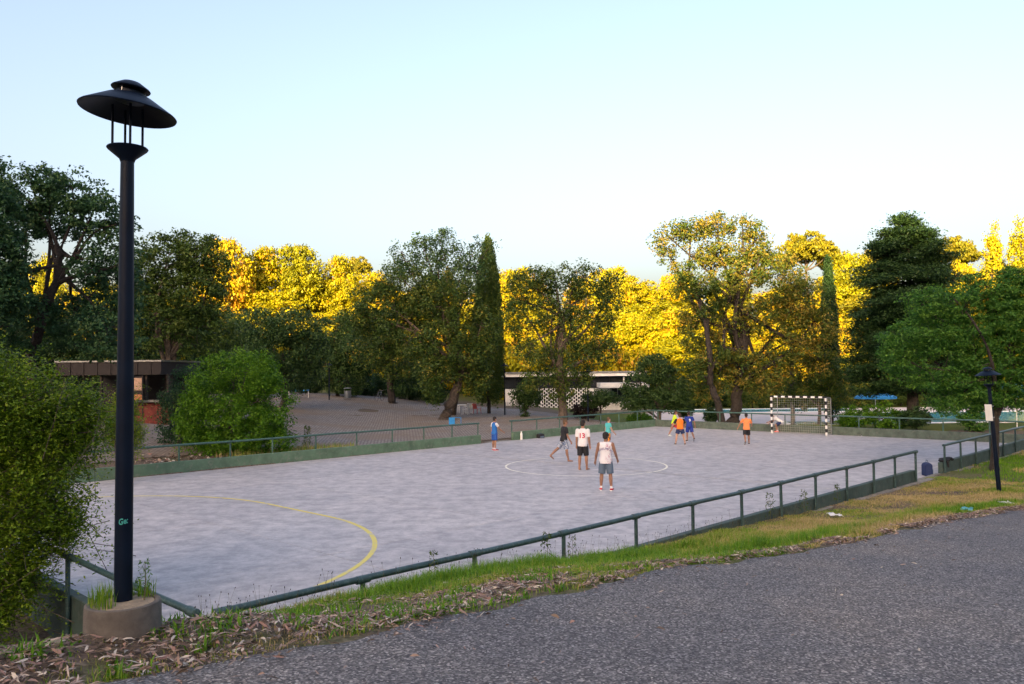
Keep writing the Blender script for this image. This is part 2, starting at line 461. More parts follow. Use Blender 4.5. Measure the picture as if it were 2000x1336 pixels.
def ground_z(x, y):
    x = np.asarray(x, float); y = np.asarray(y, float)
    u, v = to_uv(x, y)
    far = (1.0 * sst((-x - 6) / 16) * sst((y - 26) / 14) - 0.62 * sst((x - 2) / 9) * sst((y - 51) / 9)
           + 0.55 * sst((y - 55) / 30) * sst((2 - x) / 14))
    rise = 10.5 * sst((y - 90) / 42) + 4 * sst((y - 125) / 70)
    far = far + rise + (vnoise(x, y, 23, 3) - 0.5) * 4 * sst((y - 100) / 40)
    far = far + 0.02 + (vnoise(x, y, 1.7, 5) - 0.5) * 0.06
    w = -v
    t = np.clip((w - 0.16) / (road_edge(u) - 0.3), 0, 1)
    bank = g_fence(u) + (road_z(u) - g_fence(u)) * t ** np.interp(u, [3, 8], [0.9, 1.45])
    bank = bank + (vnoise(x, y, 0.55, 1) - 0.5) * 0.07 * (t < 1) + (vnoise(x, y, 1.9, 2) - 0.5) * 0.10 * np.sin(np.clip(t, 0, 1) * PI)
    left = np.interp(v, [-3.7, -3.2, -2.7, -2.0, -1.2, 0, 2, 5, 10], [1.0, 1.015, .95, .74, .40, .10, -.18, -.20, .0]) * road_z(np.clip(u, -8, 0)) + (vnoise(x, y, 0.55, 1) - 0.5) * 0.05
    k = sst((u + 1.6) / 1.5)
    near = np.where(v < -0.02, bank * k + np.where(w > 3.7, bank, left) * (1 - k), left)
    side = sst((u - 41) / 6)
    z = np.where(v < -0.02, near, far)
    z = np.where((v >= -0.02) & (u < -0.02), left + (far - left) * sst((v - 6) / 10), z)
    z = np.where((v >= -0.02) & (u >= -0.02) & (u < PU + 0.02) & (v < PV + 0.02), -0.06, z)
    z = np.where(w > road_edge(u) + 0.25, road_z(u) - 0.05 + 0 * x, z)
    # wooded ridge behind the photographer: it keeps the evening sun off the pitch
    crest = 45.8 + 7.0 * sst((14 - (x + 62)) / 12) + 3.0 * (vnoise(x, y, 9, 9) - 0.5) + 2.4 * (vnoise(x, y, 3.5, 11) - 0.5)
    hill = crest * sst((-y - 22) / 85)
    z = np.where(y < -22, np.maximum(z * 0 + np.minimum(z, 3.0), 0) * (1 - sst((-y - 22) / 40)) + hill, z)
    return z

def axis(lo_f, hi_f, step, special, lo, hi):
    a = list(np.arange(lo_f, hi_f + 1e-6, step)) + special
    s, p = step, hi_f
    while p < hi:
        s *= 1.22; p += min(s, 7.0); a.append(p)
    s, p = step, lo_f
    while p > lo:
        s *= 1.22; p -= min(s, 7.0); a.append(p)
    return np.array(sorted(set(np.round(a, 3))))
ua = axis(-9, 40, 0.17, [-0.16, -0.02, PU + 0.02, PU + 0.16], -330, 330)
va = axis(-5.6, 22, 0.17, [-0.17, -0.02, PV + 0.02, PV + 0.16], -330, 330)
gu, gv = np.meshgrid(ua, va, indexing='ij')
gx = C0[0] + UD[0] * gu + VD[0] * gv
gy = C0[1] + UD[1] * gu + VD[1] * gv
gz = ground_z(gx, gy)
def green_field(u, w, x, y):
    g = np.interp(u, [-8, -1, 1, 3, 8, 14, 22, 26, 45], [.20, .28, .50, .75, .70, .55, .55, .9, .95])
    nearfence = np.exp(-((w - 0.9) / 0.9) ** 2) * np.interp(u, [-1, 2, 9, 13, 20], [.1, .55, .5, .15, .1])
    nearroad = np.exp(-((w - 3.2) / 0.6) ** 2) * np.interp(u, [2, 5, 9, 16, 20], [-.1, .25, .5, .4, .2])
    return g * 0.7 + nearfence + nearroad + (vnoise(x, y, 0.8, 21) - 0.5) * 0.6
grassy = np.where(gv < 0, np.clip(green_field(gu, -gv, gx, gy), 0, 1) * 0.75, 0.25)
grassy = np.where((gy > 88), 0.45, grassy)
grassy = np.where((gx > 5) & (gy > 46) & (gv > 0), 0.75, grassy)
link('ground', grid_mesh('ground', gx, gy, gz, 'soil', {'grassy': grassy}), kind='structure')
# road: follows the same fall, with an uneven edge
ru = np.concatenate([np.arange(-70, -8, 2.0), np.arange(-8, 30, 0.15), np.arange(30, 90, 1.5)])
edge = road_edge(ru) + (vnoise(ru, ru * 0, 0.5, 31) - 0.5) * 0.22 + (vnoise(ru, ru * 0, 0.17, 32) - 0.5) * 0.08
rows = np.concatenate([[0, 0.05], np.linspace(0.3, 7.5, 14)])
rU = np.repeat(ru[:, None], len(rows), 1); rW = edge[:, None] + rows[None, :]
rX = C0[0] + UD[0] * rU - VD[0] * rW; rY = C0[1] + UD[1] * rU - VD[1] * rW
rZ = road_z(rU) + 0.012 - 0.035 * (rows[None, :] == 0) + 0.03 * np.sin(np.clip(rows[None, :] / 7.5, 0, 1) * PI)
link('road', grid_mesh('road', rX, rY, rZ, 'asphalt'), kind='structure')

# ------------------------------------------------------------------ pitch: cast slabs on a bed, painted lines
RZ = ANG
pitch_o = MB().box(0, PU, 0, PV, -0.05, -0.03).build('pitch', 'kerb', kind='structure', loc=W(0, 0), rot=(0, 0, RZ))
NU, NV = 8, 4
su, sv = PU / NU, PV / NV
slab = MB()
gp = 0.007
slab.box(gp, su - gp, gp, sv - gp, -0.03, 0.0)
slab_me = slab.mesh('concrete_slab', 'pitch')
for i in range(NU):
    for j in range(NV):
        link('concrete_slab', slab_me, pitch_o, loc=(i * su, j * sv, random.uniform(-0.001, 0.001)))
LZ = 0.005
def strip(pts, w):
    mb = MB(); pts = [Vector(p) for p in pts]; L, Rr = [], []
    for i, p in enumerate(pts):
        d = (pts[min(i + 1, len(pts) - 1)] - pts[max(i - 1, 0)]).normalized()
        n = Vector((-d.y, d.x, 0))
        L.append(p + n * w / 2); Rr.append(p - n * w / 2)
    k = len(pts)
    mb.add(L + Rr, [(i, k + i, k + i + 1, i + 1) for i in range(k - 1)])
    return mb
def dpath(u0, sgn, r):
    c = PV / 2; pts = []
    for a in np.linspace(-90, 0, 30): pts.append((u0 + sgn * r * math.cos(math.radians(a)), c - 1.5 + r * math.sin(math.radians(a)), LZ))
    for a in np.linspace(0, 90, 30): pts.append((u0 + sgn * r * math.cos(math.radians(a)), c + 1.5 + r * math.sin(math.radians(a)), LZ))
    return pts
GL0, GL1 = 1.3, 38.2
strip(dpath(GL0, 1, 6.0), 0.105).build('area_line', 'line_yellow', pitch_o)
strip(dpath(GL1, -1, 6.0), 0.08).build('area_line', 'line_faint', pitch_o)
strip([(19.85 + 3.02 * math.cos(a), 10.75 + 3.02 * math.sin(a), LZ) for a in np.linspace(0, 2 * PI, 73)], 0.08).build('centre_circle', 'line_white', pitch_o)
strip([(19.85, v, LZ + 0.004) for v in np.linspace(0.8, 20, 20)], 0.07).build('halfway_line', 'line_faint', pitch_o)
strip([(GL0, v, LZ + 0.004) for v in np.linspace(0.8, 20, 20)], 0.07).build('goal_line', 'line_yellow', pitch_o)
strip([(GL1, v, LZ + 0.004) for v in np.linspace(0.8, 20, 20)], 0.07).build('goal_line', 'line_faint', pitch_o)
strip([(u, 0.75, LZ + 0.002) for u in np.linspace(1.3, 38.2, 40)], 0.07).build('side_line', 'line_faint', pitch_o)
strip([(u, 20.05, LZ + 0.002) for u in np.linspace(1.3, 38.2, 40)], 0.07).build('side_line', 'line_faint', pitch_o)

# ------------------------------------------------------------------ fences: low wall, round posts, top rail with sleeves
def fence(label, p0, p1, posts, rail_mat, wall_mat, top=0.43, topf=None, sleeves=True, rail_r=0.042, z_rail=1.0, wall_range=None):
    """p0, p1 in pitch axes (u, v); the wall runs along x of the thing, outside is -y"""
    a, b = W(*p0), W(*p1)
    d = b - a; L = d.length; rz = math.atan2(d.y, d.x)
    t = thing('pitch_fence', label, 'fence', a, rz, 'fences around the pitch')
    k = max(2, int(L / 0.6)); xs = np.linspace(0, L, k)
    tops = [topf(x) if topf else top + random.uniform(-.006, .006) for x in xs]
    mb = MB(); vs = []
    for x, tz in zip(xs, tops):
        vs += [(x, 0.0, -0.7), (x, 0.15, -0.7), (x, 0.15, tz), (x, 0.0, tz)]
    fs = []
    for i in range(k - 1):
        for j in range(4):
            j2 = (j + 1) % 4
            fs.append((4 * i + j, 4 * i + 4 + j, 4 * i + 4 + j2, 4 * i + j2))
    fs += [(0, 1, 2, 3), tuple(4 * (k - 1) + j for j in (3, 2, 1, 0))]
    mb.add(vs, fs)
    wo = mb.build('wall', wall_mat, t)
    wm = wo.modifiers.new('b', 'BEVEL'); wm.width = 0.012; wm.segments = 1; wm.limit_method = 'ANGLE'
    pm = MB().tube([(0, 0, -0.18), (0, 0, z_rail - 0.01)], 0.034, 10).mesh('post', rail_mat, True)
    sm = MB().tube([(-0.10, 0, z_rail), (-0.095, 0, z_rail), (0.095, 0, z_rail), (0.10, 0, z_rail)], [rail_r + .002, rail_r + 0.011, rail_r + 0.011, rail_r + .002], 12).mesh('sleeve', rail_mat, True)
    for x in posts:
        link('post', pm, t, loc=(x, -0.045, random.uniform(-.004, .004)), rot=(random.uniform(-.008, .008), random.uniform(-.008, .008), 0))
        if sleeves:
            link('sleeve', sm, t, loc=(x, -0.045, 0))
    rp = [(x, -0.045, z_rail + 0.006 * math.sin(x * 0.9) + random.uniform(-.003, .003)) for x in np.linspace(-0.04, L + 0.04, max(4, int(L / 0.95)))]
    MB().tube(rp, rail_r, 10).build('rail', rail_mat, t, smooth=True)
    return t
def topn(x): return max(0.43, float(g_fence(x)) + 0.02)
near_posts = [0.05] + [1.9 + 1.86 * i for i in range(12)]
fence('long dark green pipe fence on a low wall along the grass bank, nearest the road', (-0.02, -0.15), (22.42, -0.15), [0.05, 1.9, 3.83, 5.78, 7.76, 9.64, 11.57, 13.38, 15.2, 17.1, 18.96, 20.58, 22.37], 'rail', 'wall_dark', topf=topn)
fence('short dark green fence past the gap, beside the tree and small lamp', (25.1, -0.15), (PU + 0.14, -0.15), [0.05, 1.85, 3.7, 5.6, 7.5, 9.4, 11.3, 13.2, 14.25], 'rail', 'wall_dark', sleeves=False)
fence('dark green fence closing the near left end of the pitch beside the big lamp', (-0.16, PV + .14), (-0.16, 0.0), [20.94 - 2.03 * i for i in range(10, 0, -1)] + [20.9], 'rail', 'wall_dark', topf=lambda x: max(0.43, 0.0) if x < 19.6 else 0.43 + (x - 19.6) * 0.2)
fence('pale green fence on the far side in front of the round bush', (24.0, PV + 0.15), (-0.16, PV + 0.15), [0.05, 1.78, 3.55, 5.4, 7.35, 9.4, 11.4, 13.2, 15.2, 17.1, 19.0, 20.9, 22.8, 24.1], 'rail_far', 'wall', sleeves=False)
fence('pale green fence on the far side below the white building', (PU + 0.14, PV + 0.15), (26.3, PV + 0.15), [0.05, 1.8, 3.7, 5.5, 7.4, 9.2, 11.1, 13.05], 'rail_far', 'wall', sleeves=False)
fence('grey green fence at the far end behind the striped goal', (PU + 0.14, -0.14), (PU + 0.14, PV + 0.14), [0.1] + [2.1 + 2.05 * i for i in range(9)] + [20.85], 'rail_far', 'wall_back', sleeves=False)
# kerb outside the near wall, in cast lengths
kerb_o = thing('kerb', None, None); kerb_o.location = W(14, -0.17); kerb_o.rotation_euler = (0, 0, RZ); kerb_o['kind'] = 'structure'
for i in range(13):
    x0 = i * 2.0
    z = float(g_fence(14 + x0 + 1)) + 0.005
    b = MB().box(0.0, 1.985, -0.17 + random.uniform(-.04, .04), -0.006, z - 0.14, z + random.uniform(0.0, 0.02)).build('kerb_stone', 'kerb', kerb_o, loc=(x0, 0, 0), rot=(0, 0, random.uniform(-.004, .004)))
    bm = b.modifiers.new('b', 'BEVEL'); bm.width = 0.02; bm.segments = 2
MB().box(22.45, 25.05, -0.35, 0.05, -0.05, 0.07).build('threshold_slab', 'kerb', loc=W(0, 0), rot=(0, 0, RZ), kind='structure')
MB().box(24.05, 26.25, PV - 0.02, PV + 0.34, -0.05, 0.012).build('threshold_slab', 'kerb', loc=W(0, 0), rot=(0, 0, RZ), kind='structure')

# ------------------------------------------------------------------ sheets on the ground behind
def sheet(name, poly_fn, n1, n2, mat, dz):
    s, t = np.meshgrid(np.linspace(0, 1, n1), np.linspace(0, 1, n2), indexing='ij')
    X, Y = poly_fn(s, t)
    Z = ground_z(X, Y) + dz
    return link(name, grid_mesh(name, X, Y, Z, mat), kind='structure')
def yard_fn(s, t):                     # cobbled yard beyond the far side of the pitch
    x = -30 + s * 40
    y0 = 24.45 + 1.032 * (x + 18.7) + 0.25 + 3.6 * sst((-6 - x) / 3)
    y1 = np.interp(x, [-30, -8, 0, 6, 10], [82, 84, 76, 64, 60])
    return x + 0 * t, y0 + (y1 - y0) * t
sheet('cobbled_yard', yard_fn, 60, 40, 'cobbles', 0.03)
def quad_fn(x0, x1, y0, y1):
    return lambda s, t: (x0 + (x1 - x0) * s, y0 + (y1 - y0) * t)
sheet('pool_deck', quad_fn(12, 60, 57, 84), 30, 20, 'deck', 0.05)
for nm, x0, x1, y0, y1 in (('pool', 15.5, 33, 77, 83), ('pool', 20.5, 30, 58.5, 62.5), ('pool', 31, 52, 60, 74)):
    zc = float(ground_z((x0 + x1) / 2, (y0 + y1) / 2))
    w = MB().box(x0, x1, y0, y1, zc + 0.06, zc + 0.10).build(nm, 'water', kind='structure')
    rim = MB()
    for a in ((x0 - .35, x0, y0 - .35, y1 + .35), (x1, x1 + .35, y0 - .35, y1 + .35), (x0, x1, y0 - .35, y0), (x0, x1, y1, y1 + .35)):
        rim.box(a[0], a[1], a[2], a[3], zc + 0.03, zc + 0.14)
    rim.build('rim', 'white', w)

# ------------------------------------------------------------------ street lamps
def lamp(label, loc, Hh, lean=(0, 0), hat_tilt=(0, 0), base=False):
    t = thing('street_lamp', label, 'lamp', loc, 0, 'black street lamps')
    t.rotation_euler = (lean[0], lean[1], 0)
    zc = Hh - 0.54                                     # cup under the lantern
    r = 0.058
    MB().tube([(0, 0, -0.05), (0, 0, 1.0), (0, 0, zc + 0.02)], [r, r * 0.97, r * 0.74], 20).build('pole', 'lamp', t, smooth=True)
    MB().lathe([(0.045, -0.02), (0.052, 0.0), (0.125, 0.062), (0.132, 0.072), (0.126, 0.08), (0.05, 0.082)], 28, (0, 0, zc)).build('cup', 'lamp', t, smooth=True)
    bar = MB().tube([(0, 0, zc + 0.07), (0, 0, zc + 0.36)], 0.0085, 8).mesh('bar', 'lamp', True)
    for a in (35, 125, 215, 305):
        link('bar', bar, t, loc=(0.094 * math.cos(math.radians(a)), 0.094 * math.sin(math.radians(a)), 0))
    h = MB().lathe([(0.309, 0.0), (0.312, 0.006), (0.304, 0.014), (0.15, 0.108), (0.105, 0.124), (0.102, 0.112), (0.145, 0.098), (0.300, 0.006), (0.309, 0.0)], 40, (0, 0, 0), cap=False).build('shade', 'lamp', t, smooth=True)
    h.location = (0, 0, zc + 0.315); h.rotation_euler = (hat_tilt[0], hat_tilt[1], 0)
    MB().lathe([(0.006, 0.062), (0.094, 0.082), (0.098, 0.112), (0.088, 0.15)], 24).build('lamp_holder', 'lamp', h, smooth=True)
    MB().lathe([(0.123, 0.0), (0.126, 0.006), (0.12, 0.014), (0.06, 0.052), (0.025, 0.06), (0.01, 0.06), (0.02, 0.045), (0.115, 0.004)], 32, (0, 0, 0.162)).build('cap', 'lamp', h, smooth=True)
    for a in (20, 140, 260):
        MB().tube([(0.09 * math.cos(math.radians(a)), 0.09 * math.sin(math.radians(a)), 0.10), (0.09 * math.cos(math.radians(a)), 0.09 * math.sin(math.radians(a)), 0.165)], 0.005, 6).build('bolt', 'steel', h)
    return t
LP = at_z(240.5, 1172, 2.10)
lamp_a = lamp('tall black street lamp with hat shade in the left foreground', (LP[0], LP[1], 2.10), 3.51, lean=(0, 0.003), hat_tilt=(-0.03, 0.10))
# scrawled tag on the pole
def text_mesh(txt, size, name='txt', extrude=0.0, res=3):
    cu = bpy.data.curves.new(name, 'FONT'); cu.body = txt; cu.size = size; cu.extrude = extrude; cu.resolution_u = res; cu.offset = size * 0.03
    cu.align_x = 'CENTER'; cu.align_y = 'CENTER'
    o = bpy.data.objects.new(name, cu); COL.objects.link(o)
    bpy.context.view_layer.update()
    me = bpy.data.meshes.new_from_object(o.evaluated_get(bpy.context.evaluated_depsgraph_get()))
    bpy.data.objects.remove(o); bpy.data.curves.remove(cu)
    return me
M['teal_ink'] = paint('teal_marker', (0.04, 0.30, 0.27), 0.6, 0, 0.1, 4)
tm = text_mesh('Ge:', 0.055, 'scrawl')
rr = 0.0592
for v in tm.vertices:
    a = -PI / 2 + 0.38 + v.co.x * 0.75 / rr; z = v.co.y + v.co.x * 0.15
    v.co = (rr * math.cos(a), rr * math.sin(a), z)
tm.materials.append(M['teal_ink'])
link('scrawled_letters', tm, lamp_a, loc=(0, 0, 0.53))
# concrete ring it stands in
ring = thing('lamp_footing', 'round concrete footing under the tall lamp, weeds on top', 'footing', (LP[0] + 0.01, LP[1] - 0.02, 0))
prof = [(0.232, 1.72), (0.238, 1.76), (0.236, 2.06), (0.232, 2.092), (0.222, 2.098), (0.198, 2.094), (0.19, 2.08)]
MB().lathe(prof, 40).build('ring', 'concrete', ring, smooth=True)
MB().lathe([(0.192, 2.05), (0.19, 2.088), (0.10, 2.096), (0.02, 2.102)], 32).build('mortar_fill', 'concrete_top', ring, smooth=True)

RPp = at_z(1952, 965, 0.19)
lamp_b = lamp('smaller black street lamp on the grass at the right with a white plate', (RPp[0], RPp[1], 0.17), 3.42, lean=(0.0, -0.065), hat_tilt=(0.0, 0.0))
MB().box(-0.012, 0.012, -0.09, 0.09, 1.98, 2.42).build('sign_plate', 'white', lamp_b, loc=(-0.085, -0.02, 0), rot=(0, 0, 0.5))
for z in (2.05, 2.35):
    MB().lathe([(0.062, 0), (0.064, 0.0), (0.064, 0.03), (0.062, 0.03)], 16, (0, 0, z)).build('clamp', 'steel', lamp_b)
for (px, py, y, hh, lab) in ((1149, 832, 60, 3.9, 'thin black lamp post in front of the white building'), (643, 793, 74, 3.4, 'dark lamp post at the back edge of the cobbled yard'), (986, 812, 66, 4.2, 'dark lamp post beside the tall cypress')):
    p = at_y(px, py, y); z = float(ground_z(p[0], p[1]))
    lamp(lab, (p[0], p[1], z), hh)

# ------------------------------------------------------------------ goal
gt = thing('goal', 'handball goal with black and white striped posts and net', 'goal', W(GL1 + 0.25, 10.95), RZ)
def striped(p0, p1, w, first=0, nb=11):
    mb = MB(); p0 = Vector(p0); p1 = Vector(p1); d = p1 - p0
    ax = max(range(3), key=lambda i: abs(d[i])); h = w / 2
    for i in range(nb):
        a, b = p0 + d * (i / nb), p0 + d * ((i + 1) / nb)
        lo = [min(a[k], b[k]) - (0 if k == ax else h) for k in range(3)]; hi = [max(a[k], b[k]) + (0 if k == ax else h) for k in range(3)]
        mb.box(lo[0], hi[0], lo[1], hi[1], lo[2], hi[2], (i + first) % 2)
    return mb
for s in (-1, 1):
    striped((0, s * 1.54, 0.0), (0, s * 1.54, 2.0), 0.085, 0, 11).build('goal_post', ['white', 'black'], gt)
striped((0, -1.58, 2.04), (0, 1.58, 2.04), 0.085, 1, 15).build('crossbar', ['white', 'black'], gt)
for s in (-1, 1):
    MB().tube([(0.04, s * 1.52, 2.03), (0.62, s * 1.52, 2.0), (0.68, s * 1.52, 1.95), (0.70, s * 1.52, 0.02)], 0.02, 8).build('back_stay', 'steel', gt, smooth=True)
MB().tube([(0.70, -1.52, 0.03), (0.70, 1.52, 0.03)], 0.018, 8).build('ground_bar', 'steel', gt)
net = MB(); rr = 0.004
def sag(y, z): return 0.66 - 0.05 * math.sin((y + 1.5) / 3 * PI) * math.sin(max(z, 0) / 2 * PI)
for y in np.arange(-1.5, 1.51, 0.125):
    net.tube([(sag(y, z), y, z) for z in np.linspace(0.03, 1.98, 9)] + [(0.04, y, 2.0)], rr, 3, False)
for z in np.arange(0.06, 1.99, 0.125):
    net.tube([(0.04, -1.5, z), (sag(-1.5, z), -1.5, z)] + [(sag(y, z), y, z) for y in np.linspace(-1.4, 1.4, 9)] + [(sag(1.5, z), 1.5, z), (0.04, 1.5, z)], rr, 3, False)
for s in (-1.5, 1.5):
    for x in np.arange(0.1, 0.62, 0.125):
        net.tube([(x, s, 0.03), (x, s, 1.98)], rr, 3, False)
for x in np.arange(0.1, 0.62, 0.125):
    net.tube([(x, -1.5, 1.99), (x, 1.5, 1.99)], rr, 3, False)
net.build('net', 'netcord', gt)['kind'] = 'stuff'

# ------------------------------------------------------------------ people
def skinmat(name, col):
    return paint(name, col, 0.55, 0, 0.10, 9)
for nm, c in (('skin_tan', (0.30, 0.155, 0.095)), ('skin_fair', (0.46, 0.27, 0.19)), ('skin_brown', (0.26, 0.135, 0.085))):
    M[nm] = skinmat(nm, c)
for nm, c in (('hair_dark', (0.014, 0.010, 0.009)), ('hair_brown', (0.055, 0.030, 0.018)), ('hair_fair', (0.105, 0.060, 0.030)),
              ('cl_blue', (0.015, 0.13, 0.42)), ('cl_navy', (0.012, 0.025, 0.09)), ('cl_royal', (0.012, 0.035, 0.26)), ('cl_midblue', (0.01, 0.075, 0.33)), ('cl_black', (0.010, 0.011, 0.015)),
              ('cl_white', (0.66, 0.65, 0.66)), ('cl_orange', (0.80, 0.19, 0.012)), ('cl_peach', (0.80, 0.25, 0.08)), ('cl_neon', (0.52, 0.72, 0.03)),
              ('cl_red', (0.55, 0.03, 0.05)), ('cl_turq', (0.08, 0.45, 0.46)), ('cl_slate', (0.085, 0.125, 0.18)), ('shoe_red', (0.42, 0.02, 0.04)),
              ('shoe_dark', (0.02, 0.016, 0.016)), ('shoe_pale', (0.5, 0.55, 0.5)), ('shoe_coral', (0.75, 0.10, 0.08)), ('eye_dark', (0.02, 0.015, 0.012)), ('lip', (0.33, 0.12, 0.10)),
              ('number_red', (0.50, 0.012, 0.05)), ('number_white', (0.75, 0.75, 0.75))):
    M[nm] = paint(nm, c, 0.8, 0, 0.10, 14)
def patterned(name, a, b, scale, lo=0.48, hi=0.54):
    m, nt, bb = new_mat(name)
    k = ramp(nt, noise(nt, scale, 3, obj_pos(nt)), [(lo, a), (hi, b)])
    nt.links.new(k, bb.inputs['Base Color']); bb.inputs['Roughness'].default_value = 0.85
    M[name] = m
patterned('cl_floral', (0.10, 0.14, 0.24), (0.42, 0.46, 0.52), 22)
patterned('cl_fire', (0.05, 0.02, 0.012), (0.70, 0.26, 0.02), 11, 0.46, 0.52)
# white vest with a violet lettering arc and pink flecks printed across the back
m, nt, bb = new_mat('cl_vest'); tc = obj_pos(nt)
sx = N(nt, 'ShaderNodeSeparateXYZ'); nt.links.new(tc, sx.inputs[0])
f = noise(nt, 16, 4, tc); k = ramp(nt, f, [(0.54, (0.66, 0.65, 0.67)), (0.60, (0.45, 0.26, 0.33))])
lr = ramp(nt, sx.outputs[0], [(0.48, (0, 0, 0)), (0.56, (1, 1, 1))])
mr = N(nt, 'ShaderNodeMapRange'); mr.inputs[1].default_value = -0.5; mr.inputs[2].default_value = 0.5
nt.links.new(sx.outputs[0], mr.inputs[0]); lr2 = ramp(nt, mr.outputs[0], [(0.48, (0, 0, 0)), (0.56, (1, 1, 1))])
nt.links.new(mixc(nt, lr2, (0.66, 0.65, 0.67), k), bb.inputs['Base Color']); bb.inputs['Roughness'].default_value = 0.85
M['cl_vest'] = m
M['print_violet'] = paint('print_violet', (0.24, 0.20, 0.33), 0.8, 0, 0.2, 20)

def remesh(mb, name, mat, voxel, smooth=3):
    me = mb.mesh(name + '_src', mat)
    o = bpy.data.objects.new('tmp', me); COL.objects.link(o)
    r = o.modifiers.new('r', 'REMESH'); r.mode = 'VOXEL'; r.voxel_size = voxel; r.use_smooth_shade = True
    s = o.modifiers.new('s', 'SMOOTH'); s.factor = 0.5; s.iterations = smooth
    bpy.context.view_layer.update()
    out = bpy.data.meshes.new_from_object(o.evaluated_get(bpy.context.evaluated_depsgraph_get()))
    bpy.data.objects.remove(o); bpy.data.meshes.remove(me)
    out.name = name; out.materials.clear(); out.materials.append(M[mat])
    return out

def rotx(v, a):
    c, s = math.cos(a), math.sin(a)
    return Vector((v.x, v.y * c - v.z * s, v.y * s + v.z * c))
def roty(v, a):
    c, s = math.cos(a), math.sin(a)
    return Vector((v.x * c + v.z * s, v.y, -v.x * s + v.z * c))
def D(deg): return math.radians(deg)

